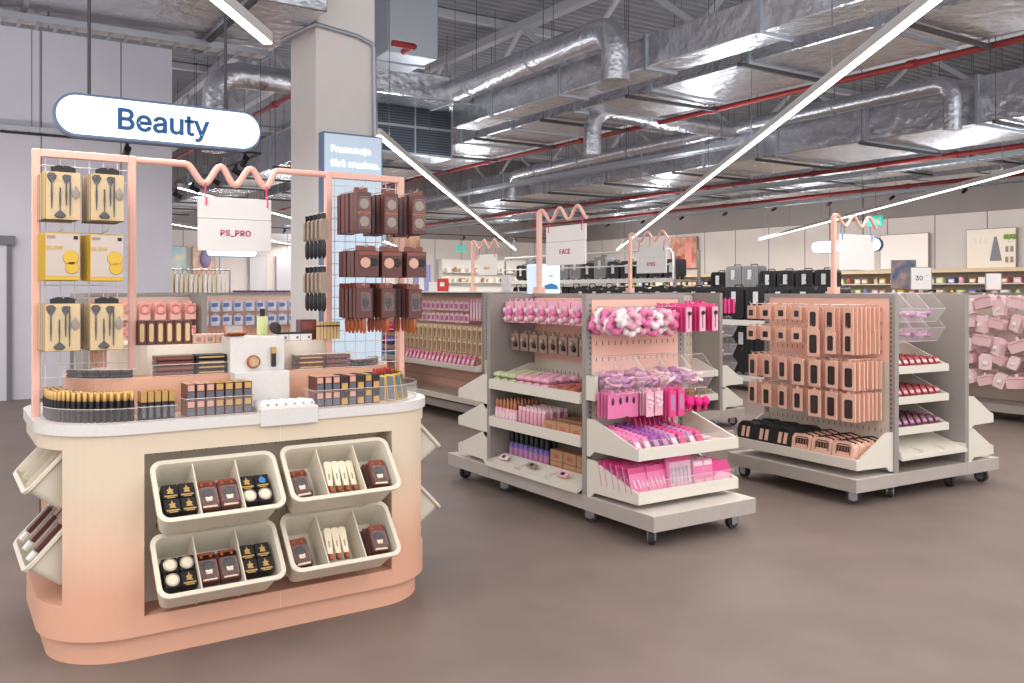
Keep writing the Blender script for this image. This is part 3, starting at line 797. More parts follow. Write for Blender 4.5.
# brush set packs
k = Kind('brush_set_pack', 'make-up brush set'); w_, h_ = .126, .19
b = MB(); b.bbox(-w_/2, w_/2, -.006, .006, -h_-.012, -.012, m_taupe, .001); b.box(-w_/2+.001, w_/2-.001, -.0065, -.006, -h_-.011, -.013, m_kraft); b.box(-w_/2-.001, w_/2+.001, -.005, .007, -h_-.0125, -h_-.008, m_black); k.own(b)
b = MB(); b.prism([(-.045, -.014), (.045, -.014), (.045, .006), (.02, .014), (-.02, .014), (-.045, .006)], -.003, .003, m_black, RX(90)); k.add('header', b)
for xx, z0, z1, hz, hw, up in ((-.042, -.16, -.06, .042, .018, True), (-.012, -.15, -.075, .03, .022, False), (.010, -.145, -.06, .038, .015, True), (.024, -.185, -.035, .012, .004, True)):
    b = MB(); make_brush(b, xx, z0 if up else -.165, z1, hz, hw, -.010, up); k.add('brush', b)
b = MB(); b.lathe([(.004, -.024), (.014, -.012), (.015, .004), (.002, .03)], m_taupe, 12, T(.045, -.010, -.095) @ Matrix.Diagonal((1, .4, 1, 1))); k.add('sponge', b)
b = MB(); b.add([(-.05, -.014, -.05), (.0, -.014, -.045), (.03, -.014, -.062), (.0, -.0135, -.055), (-.045, -.014, -.06)], [(0, 1, 2, 3, 4)], m_blister); b.box(-w_/2+.004, w_/2-.004, -.0185, -.018, -h_-.004, -.018, m_blister); k.add('clear_cover', b)
K_BRUSH = k
# foil face masks
k = Kind('sheet_mask', 'face mask'); w_, h_ = .126, .185
b = MB(); b.bbox(-w_/2, w_/2, -.003, .003, -h_-.01, -.006, m_yellow, .001); k.own(b)
b = MB(); b.box(-w_/2+.004, w_/2-.001, -.0045, -.003, -h_+.006, -.012, m_silver); k.add('front_print', b)
b = MB(); b.lathe([(.028, -.002), (.030, 0), (.028, .002)], m_yellow, 16, T(.030, -.006, -.105) @ RX(90)); b.lathe([(.024, -.002), (.026, 0), (.024, .002)], m_yellow, 16, T(.034, -.006, -.145) @ RX(90)); k.add('lemon_picture', b)
k.parts.append(('lettering', text_mesh('GLOW', .030, m_yellow, T(-.028, -.006, -.066), .001, bold=.0005), []))
b = MB(); b.box(-.055, -.025, -.006, -.0045, -.03, -.018, m_taupe); b.box(.040, .056, -.006, -.0045, -.032, -.018, m_dark); k.add('sticker', b)
K_MASK = k
def stack(kind, F, x, z, y0, n, pitch, lab_front, lab_back, group, jit=.004, dx=0.0):
    """n packs on one peg; y0 = distance of the front one out of the face"""
    for i in range(n):
        first = i == 0
        M = F @ T(x+random.uniform(-jit, jit)-dx*i, -(y0-i*pitch), z+random.uniform(-.002, .002)) @ RZ(random.uniform(-1.5, 1.5))
        kind.put(M, lab_front if first else lab_back.replace('#', ORD[i]), group, plain=not first)
def peg(parent, F, x, z, L, y=0.0): peg_hook(parent, x, z, L, F, y)
FI = T(0, FY, 0)
rows = ((1.937, K_BRUSH, 'tan make-up brush set card', 'top'), (1.687, K_MASK, 'yellow silver mask sachet', 'middle'), (1.412, K_BRUSH, 'tan make-up brush set card', 'bottom'))
for z, kd, ds, rn in rows:
    for x, cn in ((.440, 'left'), (.603, 'right')):
        peg(isl, FI, x, z+.006, .21)
        stack(kd, FI, x, z, .185, 8, .0215, f'{ds}, front of the {rn} {cn} peg on the left grid', f'{ds}, # from the front, {rn} {cn} peg, left grid', f'packs on the {rn} {cn} peg of the left grid', dx=.002)
# brown blister packs of the right grid
def box_pack(name, cat, w_, h_, t_, m_b, m_f, extra=None):
    k = Kind(name, cat); b = MB(); b.bbox(-w_/2, w_/2, -t_/2, t_/2, -h_-.008, -.008, m_b, .002); k.own(b)
    b = MB(); b.prism(rrect(-w_/2+.002, w_/2-.002, -.02, .016, .006, 3), -.0015, .0015, m_f, T(0, t_/2-.002, 0) @ RX(90)); k.add('hang_tab', b)
    return k
k = box_pack('compact_pack', 'cosmetics pack', .074, .19, .040, m_brown, m_brown2)
for zz in (-.062, -.145):
    b = MB(); b.bbox(-.030, .030, -.0245, -.019, zz-.034, zz+.034, m_blister, .003); b.lathe([(.022, 0), (.024, .004)], m_taupe, 14, T(0, -.0195, zz) @ RX(90)); k.add('window', b)
b = MB(); b.box(-.034, .034, -.0212, -.0200, -.108, -.098, m_orange); k.add('band', b); K_P1 = k
k = box_pack('sponge_pack', 'cosmetics pack', .104, .125, .040, m_brown, m_brown2)
b = MB(); b.lathe([(.026, 0), (.024, .006)], m_rose, 18, T(-.018, -.0225, -.066) @ RX(90)); b.lathe([(.02, 0), (.018, .004)], m_dark, 16, T(.026, -.0225, -.062) @ RX(90)); k.add('round_window', b)
b = MB(); b.box(-.05, .05, -.0232, -.0222, -.03, -.014, m_brown2); k.add('band', b); K_P2 = k
k = box_pack('handled_brush_pack', 'cosmetics pack', .072, .142, .030, m_brown, m_brown2)
b = MB(); b.bbox(-.024, .024, -.020, -.014, -.115, -.03, m_blister, .003); b.lathe([(.008, 0), (.02, .03), (.016, .05)], m_hair, 12, T(0, -.014, -.105) @ Matrix.Diagonal((1, .3, 1, 1))); k.add('window', b)
b = MB(); b.tube([(.0, 0, -.148), (.0, 0, -.17), (.0, 0, -.205), (.0, 0, -.222)], [.006, .011, .009, .004], m_orange, 8); k.add('handle', b); K_P3 = k
for kd, xs, z, n, pitch, y0, ds, rn in ((K_P1, (1.692, 1.828, 1.975), 1.922, 5, .052, .27, 'narrow brown two-window pack', 'top'),
                                        (K_P2, (1.715, 1.835, 1.965), 1.650, 5, .052, .27, 'wide brown pack with round window', 'middle'),
                                        (K_P3, (1.70, 1.82, 1.96), 1.470, 6, .042, .27, 'brown pack with amber brush handle', 'bottom')):
    for x, cn in zip(xs, ('left', 'centre', 'right')):
        peg(isl, FI, x-.01, z+.004, y0+.02)
        for i in range(n):
            M = FI @ T(x+random.uniform(-.003, .003), -(y0-i*pitch), z+random.uniform(-.003, .003)) @ RZ(random.uniform(-3, 3))
            full = i == 0 or kd is K_P3
            o = kd.put(M, f'{ds}, {ORD[i]} from the front, {cn} peg, {rn} row, right grid', f'{rn} row {cn} peg packs, right grid', plain=not full)
# paddle hair brushes hung at the left of that grid
k = Kind('hair_brush', 'hair brush')
b = MB(); b.lathe([(.004, -.20), (.011, -.185), (.012, -.14), (.007, -.115)], m_black, 10); k.own(b)
b = MB(); b.prism(rrect(-.020, .020, -.115, -.018, .012, 4), -.007, .007, m_taupe, RX(90)); k.add('paddle', b)
b = MB(); b.box(-.010, .010, -.004, .004, -.018, .008, m_black); k.add('hang_tab', b); K_HB = k
for z, rn in ((1.80, 'upper'), (1.555, 'lower')):
    b = MB(); b.tube([(1.62, FY, z+.008), (1.518, FY-.01, z+.010), (1.508, FY-.26, z+.010)], .003, m_hook, 5); part('peg_hook', b, isl)
    for i in range(5): K_HB.put(T(1.508+.001*i, FY-.25+.055*i, z) @ RZ(12), f'black-handled taupe hair brush, {ORD[i]} from the front, {rn} row beside the right grid', f'{rn} hair brushes by the right grid')
# ---- goods standing on the countertop
CT = .9362
k = Kind('mascara_tube', 'mascara'); b = MB(); b.lathe([(.0085, 0), (.0088, .06), (.0085, .084)], m_black, 10); k.own(b)
b = MB(); b.lathe([(.0086, .084), (.0088, .087), (.0086, .116), (.007, .118)], m_gold, 10); k.add('cap', b); K_MAS = k
k = Kind('mascara_box', 'mascara'); b = MB(); b.bbox(-.011, .011, -.011, .011, 0, .072, m_black, .001); b.box(-.006, .006, -.0115, -.011, .01, .06, m_slate); k.own(b)
b = MB(); b.bbox(-.0112, .0112, -.0112, .0112, .072, .114, m_gold, .001); k.add('gold_end', b); K_MBX = k
def rim_pt(t, inset):
    """point on the counter outline, t metres along from the left flank, inset inwards"""
    r = IR-inset; cx, cy = IX0+IR, IY0+IR; L1 = .22; L2 = r*PI/2
    if t < L1: return IX0+inset, cy+L1-t, -90
    if t < L1+L2: a = (t-L1)/r; return cx-r*math.cos(a), cy-r*math.sin(a), -90+math.degrees(a)
    return cx+(t-L1-L2), IY0+inset, 0
mi = [0, 0, 0]
for row in range(3):
    t = .10
    while True:
        x, y, a = rim_pt(t, .045+row*.026)
        if x > .675: break
        i = int(t*100)
        K_MAS.put(T(x, y, CT) @ RZ(a), f"gold-capped black mascara, {ORD[mi[row]]} from the left in the {('outer', 'middle', 'inner')[row]} row, curved tray", f"{('outer', 'middle', 'inner')[row]} row of mascaras")
        t += .0245; mi[row] += 1
for r_ in range(3):
    for c_ in range(5): K_MBX.put(T(.705+c_*.0265, IY0+.045+r_*.027, CT), f'gold-topped mascara box, {ORD[c_]} column, {ORD[r_]} row of the squared block', 'block of mascara boxes')
def box_kind(name, cat, w_, d_, h_, m1, m2, m3=None, split=.5):
    k = Kind(name, cat); b = MB(); b.bbox(-w_/2, w_/2, -d_/2, d_/2, 0, h_, m1, .001); k.own(b)
    f = MB(); f.box(-w_/2+.003, w_/2-.003, -d_/2-.0008, -d_/2, .006, h_*split, m2); k.add('front_print', f)
    if m3: f = MB(); f.box(-w_/2+.0005, w_/2-.0005, -d_/2+.0005, d_/2-.0005, h_, h_+.001, m3); f.box(-w_/2+.004, w_/2-.004, -d_/2-.0009, -d_/2, h_*(split+.08), h_-.004, m3); k.add('top_print', f)
    return k
K_E1 = box_kind('eyeliner_box', 'cosmetics box', .034, .032, .066, m_brown, m_slate, m_rose)
K_E2 = box_kind('eyeliner_box', 'cosmetics box', .034, .032, .066, m_brown, m_slate, m_goldp)
K_E3 = box_kind('eyeliner_box', 'cosmetics box', .034, .032, .066, m_brown, m_goldp, m_dark)
for c_ in range(7):
    kd = K_E1 if c_ < 3 else K_E2
    for r_ in range(3):
        for l_ in range(2): kd.put(T(.885+c_*.0385, IY0+.05+r_*.035, CT+.001+l_*.067), f"{'rose' if c_ < 3 else 'gold'}-topped box, {ORD[c_]} column, {ORD[r_]} row, {'bottom' if l_ == 0 else 'top'} layer, left of stand", 'boxes left of the centre stand')
for c_ in range(8):
    kd = (K_E1, K_E1, K_E1, K_E3, K_E1, K_E3, K_E2, K_E3)[c_]
    for r_ in range(3):
        for l_ in range(2): kd.put(T(1.435+c_*.0385, IY0+.05+r_*.035, CT+.001+l_*.067), f"small brown box, {ORD[c_]} column, {ORD[r_]} row, {'bottom' if l_ == 0 else 'top'} layer, right of stand", 'boxes right of the centre stand')
k = Kind('foil_pack', 'cosmetics pack'); b = MB(); b.bbox(-.026, .026, -.004, .004, 0, .125, m_yellow, .001); k.own(b)
b = MB(); b.box(-.020, .020, -.0055, -.004, .006, .115, m_slate); k.add('front_print', b); K_FP = k
xr = IX1-IR; yr = IY0+IR
for i in range(8):
    a = math.radians(-88+i*15); r = IR-.075
    K_FP.put(T(xr+r*math.cos(a)+.0, yr+r*math.sin(a), CT) @ RZ(math.degrees(a)+90) @ RX(-14) @ RY(6), f'gold-edged grey foil pack leaning on the curved right rim, {ORD[i]} from the left', 'foil packs on the right rim')
k = Kind('dropper_bottle', 'bottle'); b = MB(); b.lathe([(.010, 0), (.011, .003), (.011, .035), (.005, .04)], m_brown, 10); k.own(b); b = MB(); b.lathe([(.0055, .04), (.006, .045), (.005, .062)], m_redp, 8); k.add('cap', b); K_DB = k
for r_ in range(2):
    for c_ in range(5): K_DB.put(T(1.80+c_*.028, 3.93+r_*.03+c_*.02, CT+.075), f'small brown bottle with red cap behind the foil packs, {ORD[c_]} in the {ORD[r_]} row', 'bottles behind the foil packs')
b = MB(); b.prism([(1.78, 3.905), (1.94, 3.98), (1.93, 4.07), (1.78, 4.0)], CT, CT+.074, m_acr_edge)
thing('bottle_riser', 'pale riser block holding the small brown bottles behind the foil packs', 'riser', mb=b)
# acrylic trays on the counter
def acrylic_rail(label, pts, z, h=.055, ends=True):
    b = MB(); P = [Vector((x, y, 0)) for x, y in pts]
    for a, c in zip(P, P[1:]):
        d = (c-a).normalized(); nn = Vector((-d.y, d.x, 0))*.0015
        b.add([(a.x-nn.x, a.y-nn.y, z), (c.x-nn.x, c.y-nn.y, z), (c.x-nn.x, c.y-nn.y, z+h), (a.x-nn.x, a.y-nn.y, z+h)], [(0, 1, 2, 3)], m_acr)
    o = thing('acrylic_tray', label, 'tray', mb=b)
    e_ = MB(); e_.tube([(x, y, z+h) for x, y in pts], .0016, m_acr_edge, 5); e_.tube([(x, y, z+.002) for x, y in pts], .0016, m_acr_edge, 5); part('rim', e_, o)
    return o
cpts = [rim_pt(t, .022)[:2] for t in [.06+.03*i for i in range(22)]]
acrylic_rail('clear curved tray edge around the mascara tubes', [p for p in cpts if p[0] < .68]+[(.68, IY0+.022), (.68, IY0+.14)], CT)
acrylic_rail('clear tray edge around the squared mascara boxes', [(.688, IY0+.14), (.688, IY0+.025), (.828, IY0+.025), (.828, IY0+.14)], CT)
acrylic_rail('clear tray edge around the boxes left of the centre stand', [(.862, IY0+.16), (.862, IY0+.028), (1.142, IY0+.028), (1.142, IY0+.16)], CT, .075)
acrylic_rail('clear tray edge around the boxes right of the centre stand', [(1.410, IY0+.16), (1.410, IY0+.028), (1.735, IY0+.028)]+[(xr+(IR-.03)*math.cos(math.radians(a)), yr+(IR-.03)*math.sin(math.radians(a))) for a in range(-85, 25, 10)], CT, .075)
# centre tester stand
b = MB(); b.bbox(1.10, 1.345, 3.86, 3.93, CT, 1.095, m_marble, .003); b.bbox(1.10, 1.345, 3.93, 4.10, CT, 1.245, m_marble, .003)
st = thing('tester_stand', 'white speckled two-step tester stand in the middle of the island', 'stand', mb=b)
b = MB(); b.bbox(1.155, 1.405, IY0-.022, IY0+.15, .880, .955, m_marble, .003); b.box(1.16, 1.40, IY0-.018, IY0+.146, .955, .9575, m_icream)
thing('tester_block', 'white speckled block jutting over the counter edge with paper strips on it', 'stand', mb=b)
for i in range(6):
    b = MB(); b.prism([(-.018, 0), (.018, 0), (.0, .022)], -.045, .045, m_bwhite, RX(90)); b.box(-.010, .002, -.0462, -.045, .004, .010, m_bluep)
    thing('folded_card', f'little folded white card on the tester block, {ORD[i]} from the left', 'card', T(1.180+i*.039, IY0+.06, .958) @ RZ(25), 'folded cards on the tester block', b)
def round_compact(label, M, m1, m2):
    b = MB(); b.lathe([(.026, 0), (.030, .004), (.030, .012), (.026, .016)], m1, 24); o = thing('compact', label, 'compact', M, mb=b)
    c = MB(); c.lathe([(.022, .016), (.020, .019)], m2, 20); part('mirror', c, o); return o
m_multi = mat('patterned_blue_gold', (70, 150, 190), 0.3, rgb2=(220, 160, 60), nscale=70)
round_compact('round blue and amber compact stuck on the front of the white stand', T(1.20, 3.928, 1.135) @ RX(90), m_orange, m_multi)
b = MB(); b.bbox(-.009, .009, -.009, .009, 0, .06, m_black, .001); b.box(-.0095, .0095, -.0095, .0095, .06, .088, m_gold)
thing('mascara_box', 'single black and gold mascara upright on the front of the white stand', 'mascara', T(1.29, 3.918, 1.11), mb=b)
b = MB(); b.bbox(-.045, .045, -.004, .004, 0, .052, m_orange, .002); b.box(-.038, .038, -.005, -.004, .006, .046, m_multi)
o = thing('palette', 'open palette with a blue and yellow picture lying on top of the white stand', 'palette', T(1.135, 3.99, 1.247) @ RX(-15), mb=b)
c = MB(); c.bbox(-.045, .045, -.06, -.006, 0, .006, m_orange, .001); part('tray', c, o)
b = MB(); b.bbox(-.022, .022, -.012, .012, 0, .085, m_green, .001); b.box(-.010, .010, -.006, .006, .085, .12, m_dark)
thing('perfume_box', 'pale green box with a dark top behind the white stand', 'box', T(1.29, 4.08, 1.247), mb=b)
b = MB(); b.lathe([(.002, 0), (.026, .004), (.030, .012), (.024, .02), (.002, .022)], m_hair, 20)
thing('round_brush_head', 'round dark dimpled compact leaning beside the green box', 'compact', T(1.33, 4.03, 1.275) @ RY(20) @ RX(65), mb=b)
# lower tier goods
LT = 1.0862
k = Kind('powder_compact', 'compact'); b = MB(); b.lathe([(.024, 0), (.027, .003), (.027, .012), (.022, .016)], m_black, 18); k.own(b); b = MB(); b.lathe([(.018, .016), (.016, .0175)], m_rose, 16); k.add('lid_window', b); K_PC = k
for i in range(6):
    t = i/5; K_PC.put(T(.50+.185*t, 4.12-.13*math.sin(t*PI/2), LT+.001), f'black powder compact in the clear tray on the pink tier, {ORD[i]} from the left', 'compacts at the left of the pink tier')
    K_PC.put(T(.50+.185*t, 4.12-.13*math.sin(t*PI/2), LT+.018), f'black powder compact on top of another, {ORD[i]} from the left, left tray', 'compacts at the left of the pink tier')
for i in range(6):
    t = i/5
    for l_ in range(2): K_PC.put(T(1.71+.16*t, 3.975+.15*t*t, LT+.001+l_*.017), f"black powder compact at the right end of the pink tier, {ORD[i]}, {'lower' if l_ == 0 else 'upper'} layer", 'compacts at the right of the pink tier')
acrylic_rail('clear tray edge around the compacts at the left of the pink tier', [(.465, 4.16), (.475, 4.08), (.52, 4.0), (.60, 3.955), (.72, 3.94)], LT, .04)
acrylic_rail('clear tray edge around the compacts at the right of the pink tier', [(1.68, 3.94), (1.78, 3.945), (1.87, 4.0), (1.91, 4.10)], LT, .04)
def palette_stack(label, x0, x1, y0, y1, n, h, m1, m2):
    for i in range(n):
        b = MB(); b.bbox(x0, x1, y0, y1, LT+i*h, LT+i*h+h-.003, m1, .002)
        o = thing('eyeshadow_palette', label+f', {ORD[i]} from the bottom', 'palette', mb=b)
        c = MB(); c.box(x0+.012, x1-.012, y0-.001, y0, LT+i*h+.006, LT+i*h+h-.010, m2); part('front_print', c, o)
palette_stack('brown eyeshadow palette in the first stack from the left, pink tier', .80, .955, 3.965, 4.05, 4, .022, m_brown, m_brown2)
palette_stack('olive-brown eyeshadow palette in the stack touching the white stand', .965, 1.095, 3.965, 4.05, 4, .022, m_dark, m_goldp)
palette_stack('gold-striped brown palette just right of the white stand', 1.42, 1.55, 3.965, 4.05, 3, .022, m_brown, m_goldp)
palette_stack('dark red-brown palette in the rightmost stack of the pink tier', 1.56, 1.68, 3.965, 4.05, 3, .022, m_brown, m_brown2)
for nm, x0, x1 in (('left', .79, 1.098), ('right', 1.405, 1.69)):
    acrylic_rail(f'clear tray edge before the palettes on the {nm} of the pink tier', [(x0, 4.04), (x0, 3.955), (x1, 3.955), (x1, 4.04)], LT, .05 if nm == 'left' else .07)
# upper tier goods
UT = 1.2162
k = Kind('tall_brush_box', 'cosmetics box'); b = MB(); b.bbox(-.018, .018, -.018, .018, 0, .105, m_brown, .002); k.own(b); b = MB(); b.prism(rrect(-.009, .009, .012, .092, .008, 4), .018, .0192, m_kraft, RX(90)); k.add('oval_window', b); K_TB = k
for i in range(6): K_TB.put(T(.765+.038*i, 4.10, UT), f'tall brown box with oval window, {ORD[i]} from the left on the cream tier', 'tall boxes on the left of the cream tier')
for i in range(4):
    for j in range(2):
        b = MB(); b.bbox(-.024, .024, -.03, .03, 0, .038, m_rose, .001)
        o = thing('blush_box', f"peach box on the cream tier, {ORD[i]} from the left, {'front' if j == 0 else 'rear'} row", 'cosmetics box', T(1.0+.05*i, 4.10+.065*j, UT), 'peach boxes on the cream tier', b); c = MB(); c.box(-.010, .010, -.0308, -.03, .008, .026, m_taupe); part('front_print', c, o)
for i in range(3):
    b = MB(); b.bbox(-.027, .027, -.03, .03, 0, .030, m_bwhite, .001); b.box(-.027, .027, -.03, .03, .030, .038, m_dark)
    o = thing('lash_box', f'white box with a dark lid right of the white stand, {ORD[i]} from the left', 'cosmetics box', T(1.385+.057*i, 4.10, UT), 'white boxes on the cream tier', b); c = MB(); c.box(.008, .018, -.0308, -.03, .008, .02, m_slate); part('front_print', c, o)
b = MB(); b.bbox(-.04, .04, -.035, .035, 0, .095, m_brown, .002); b.box(-.034, .034, -.0358, -.035, .05, .085, m_brown2)
thing('gift_box', 'brown patterned box at the right of the cream tier', 'box', T(1.535, 4.17, UT), mb=b)
for i in range(7):
    b = MB(); b.bbox(-.007, .007, -.007, .007, 0, .085, m_kraft, .001); b.box(-.0072, .0072, -.0072, .0072, .06, .068, m_brown)
    thing('lip_gloss', f'slim gold lip gloss stick at the right of the cream tier, {ORD[i]} from the left', 'lip gloss', T(1.565+.017*i, 4.09, UT), 'lip gloss sticks on the cream tier', b)
# ---- contents of the bins
k = Kind('gold_print_box', 'cosmetics box'); s_ = .030
b = MB(); b.bbox(-s_, s_, -s_, s_, -.06, 0, m_black, .002); k.own(b)
b = MB(); b.add([(-.013, -.010, .001), (.013, -.012, .001), (.008, .0, .001), (.014, .006, .001), (.004, .010, .001), (0, .024, .001), (-.004, .010, .001), (-.014, .006, .001), (-.008, .0, .001)], [list(range(9))], m_goldp); b.box(-.024, .024, -.024, -.018, 0, .001, m_goldp); b.box(-.016, .016, -.031, -.027, 0, .001, m_goldp)
k.add('crest_print', b); K_GB = k
k = Kind('powder_box', 'cosmetics box'); b = MB(); b.bbox(-s_, s_, -s_, s_, -.06, 0, m_black, .002); k.own(b)
b = MB(); b.lathe([(.027, 0), (.027, .004), (.022, .005)], m_silver, 20); b.lathe([(.020, .005), (.018, .0065)], m_ivory, 18); k.add('round_lid', b); K_PB = k
k = Kind('kabuki_brush_pack', 'cosmetics pack'); b = MB(); b.bbox(-.040, .040, -.062, .056, -.05, -.008, m_brown, .003); k.own(b)
b = MB(); b.prism(rrect(-.036, .036, .030, .064, .008, 3), -.012, -.008, m_brown2); b.lathe([(.006, 0), (.006, .002)], m_orange, 10, T(-.02, .046, -.008)); b.lathe([(.006, 0), (.006, .002)], m_orange, 10, T(.018, .046, -.008)); k.add('header', b)
b = MB(); b.lathe([(.026, -.014), (.024, 0), (.012, .006)], m_hair, 14, T(0, .004, -.006)); b.prism([(-.011, -.03), (.011, -.03), (.014, -.012), (-.014, -.012)], -.008, -.003, m_ivory); k.add('brush', b)
b = MB(); b.bbox(-.033, .033, -.048, .028, -.010, .006, m_blister, .005); k.add('clear_cover', b)
b = MB(); b.box(-.030, .030, -.0585, -.056, -.04, -.008, m_ivory); b.box(-.028, .028, -.056, -.050, -.008, -.007, m_ivory); k.add('band', b); K_KB = k
k = Kind('cream_brush_pack', 'make-up brush'); b = MB(); b.prism([(-.011, -.06), (.011, -.06), (.017, .05), (.012, .062), (-.012, .062), (-.017, .05)], -.012, 0, m_ivory); k.own(b)
b = MB(); b.box(-.0112, .0112, -.085, -.06, -.012, 0, m_orange); b.box(-.0114, -.003, -.085, -.06, -.011, .0005, m_brown); k.add('brush_tip', b)
b = MB(); b.box(-.003, .003, -.03, .0, 0, .0006, m_taupe); k.add('print', b); K_CB = k
def inbin(nm, kd, x, y, d, rz, label, group=None, rx=0): kd.put(BINF[nm] @ T(x, y, -d) @ RZ(rz) @ RX(rx), label, group)
blue = MB(); blue.lathe([(.014, 0), (.014, .001)], m_bluep, 14)
for nm in ('upper left', 'lower left'):
    for i in range(4):
        kd = K_GB if nm == 'upper left' or i == 3 else K_PB
        inbin(nm, kd, -.182+(i % 2)*.063, -.048+(1-i//2)*.064, .035, 0, f"{'black box with gold crest' if kd is K_GB else 'black box with silver round lid'}, {('top' if i < 2 else 'bottom')} {('left', 'right')[i % 2]} of four, first compartment, {nm} bin", 'small boxes in the left bins')
    for i in range(2): inbin(nm, K_KB, -.041+i*.082, -.018, .03, 0, f"{('left', 'right')[i]} clear-fronted brush pack in the middle compartment of the {nm} bin", 'brush packs in the left bins')
    for i in range(4):
        kd = K_PB if nm == 'upper left' and i > 1 else K_GB
        inbin(nm, kd, .119+(i % 2)*.063, -.048+(1-i//2)*.064, .035-.01*(nm == 'lower left'), 0, f"{'black box with silver round lid' if kd is K_PB else 'black box with gold crest'}, {('top' if i < 2 else 'bottom')} {('left', 'right')[i % 2]} of four, third compartment, {nm} bin", 'small boxes in the left bins')
o = thing('sticker', 'round blue sticker on a black box in the upper left bin', 'sticker', BINF['upper left'] @ T(.182, .016, -.032), mb=blue)
for nm in ('upper right', 'lower right'):
    for i in range(2): inbin(nm, K_KB, -.175+.012*i-.006, -.03+.014*i, .03+.055*i, 3, f"{('front', 'rear')[i]} brown clear-fronted pack in the first compartment of the {nm} bin", 'packs in the right bins')
    n = 4 if nm == 'upper right' else 3
    for i in range(n): inbin(nm, K_CB, -.052+i*.036, -.005, .03+.004*i, -8+i*2, f"cream-sleeved make-up brush, {ORD[i]} from the left in the {nm} bin", 'cream brushes in the right bins')
    for i in range(3): inbin(nm, K_KB, .165+.010*(1-i), -.028+.014*i, .02+.05*i, -3, f"brown clear-fronted pack, {('front', 'middle', 'rear')[i]} one in the third compartment of the {nm} bin", 'packs in the right bins')
k = Kind('lash_brush_pack', 'cosmetics pack'); b = MB(); b.bbox(-.022, .022, -.075, .05, -.02, 0, m_brown, .003); k.own(b)
b = MB(); b.prism(rrect(-.03, .03, .05, .085, .008, 3), -.012, -.006, m_brown2); k.add('header', b)
b = MB(); b.bbox(-.018, .018, -.115, -.078, -.018, -.002, m_bwhite, .002); k.add('base_box', b); K_LB = k
for i in range(3): inbin('side lower', K_LB, -.165+.165*i, .015, -.012, 6, f"brown clear-fronted pack in the flank bin, {('farthest', 'middle', 'nearest')[i]} of three", 'packs in the flank bin')
# ================================================================= GOODS ON THE PINK UNIT
m_hot = mat('hot_pink', (214, 66, 130), 0.45)
m_mid = mat('mid_pink', (222, 118, 164), 0.45)
m_soft = mat('soft_pink', (228, 170, 186), 0.5)
m_pale = mat('pale_pink', (232, 200, 206), 0.5)
m_lilac = mat('lilac', (182, 122, 168), 0.45)
m_viol = mat('violet', (150, 70, 150), 0.4)
m_purple = mat('bottle_purple', (112, 92, 168), 0.35)
m_mag = mat('magenta', (200, 24, 100), 0.4)
m_peach = mat('peach_card', (226, 178, 156), 0.5)
m_peach2 = mat('peach_card_edge', (226, 150, 124), 0.5)
m_sage = mat('sage', (196, 200, 160), 0.5)
m_tan = mat('kraft_box', (176, 134, 98), 0.6)
m_terr = mat('terracotta', (178, 98, 82), 0.4)
m_copper = mat('copper_cap', (176, 116, 84), 0.35, 0.3)
m_win = mat('dark_window', (58, 48, 48), 0.15)
m_fluffw = mat('fluffy_white', (240, 226, 228), 0.9)
def card_kind(name, cat, w_, h_, t_, m_b, feats):
    k = Kind(name, cat); b = MB(); b.bbox(-w_/2, w_/2, -t_/2, t_/2, -h_-.008, -.008, m_b, .0015); b.box(-.012, .012, -.001, .001, -.010, .012, m_b); k.own(b)
    for nm, mb in feats: k.add(nm, mb)
    return k
def put_stacks(parent, F, kd, xs, z, n, pitch, y0, ds, rn, L=None, pegs=True):
    for c_, x in enumerate(xs):
        nn = n[c_] if isinstance(n, (list, tuple)) else n
        if pegs: peg(parent, F, x, z+.006, y0+.015)
        for i in range(nn):
            kd.put(F @ T(x+random.uniform(-.004, .004), -(y0-i*pitch), z+random.uniform(-.004, .004)) @ RZ(random.uniform(-4, 4)),
                   f'{ds}, {ORD[i]} from the front, {ORD[c_]} peg, {rn}' if len(xs) > 1 else f'{ds}, {ORD[i]} from the front, {rn}', f'{ds}, {rn}', plain=(i > 0))
WFR = GLM @ GLFR            # near end of the pink unit
WFB = GLM                   # its long bay
# scrunchies (fluffy rings) on three pegs
k = Kind('scrunchie', 'hair scrunchie')
b = MB(); pts = [(math.cos(2*PI*i/18)*.037, 0, math.sin(2*PI*i/18)*.037-.048) for i in range(18)]
b.tube(pts, [.016+.006*((i*7) % 3) for i in range(18)], m_soft, 8, closed=True); k.own(b); K_SC = k
KS2 = Kind('scrunchie', 'hair scrunchie'); b = MB(); b.tube(pts, [.016+.006*((i*5) % 3) for i in range(18)], m_fluffw, 8, closed=True); KS2.own(b)
KS3 = Kind('scrunchie', 'hair scrunchie'); b = MB(); b.tube(pts, [.014+.006*((i*5) % 4) for i in range(18)], m_mid, 8, closed=True); KS3.own(b)
for c_, x in enumerate((.08, .165, .25, .335, .42, .50)):
    peg(GL, GLFR, x, 1.352, .26, -.02)
    for i in range(8):
        kd, cn = ((KS2, 'fluffy white'), (K_SC, 'soft pink'), (KS3, 'mid pink'))[(i*2+c_) % 3]
        kd.put(WFR @ T(x+random.uniform(-.02, .02), -.27+i*.032, 1.335-(i % 2)*.045-.015*(c_ % 2)) @ RZ(random.uniform(-35, 35)) @ RY(random.uniform(-20, 20)), f'{cn} scrunchie, {ORD[i]} from the front on the {ORD[c_]} peg of the near end', 'scrunchies at the top of the near end')
b = MB(); b.lathe([(.011, 0), (.014, .008), (.004, .02)], m_win, 10, T(0, -.0095, -.045) @ RX(90)); b.box(-.003, .003, -.0105, -.0095, -.14, -.045, m_win)
K_PK = card_kind('hair_comb_card', 'hair accessory', .05, .155, .016, m_hot, [('comb', b), ('front_card', MB().box(-.0245, .0245, -.0088, -.008, -.160, -.010, m_soft))])
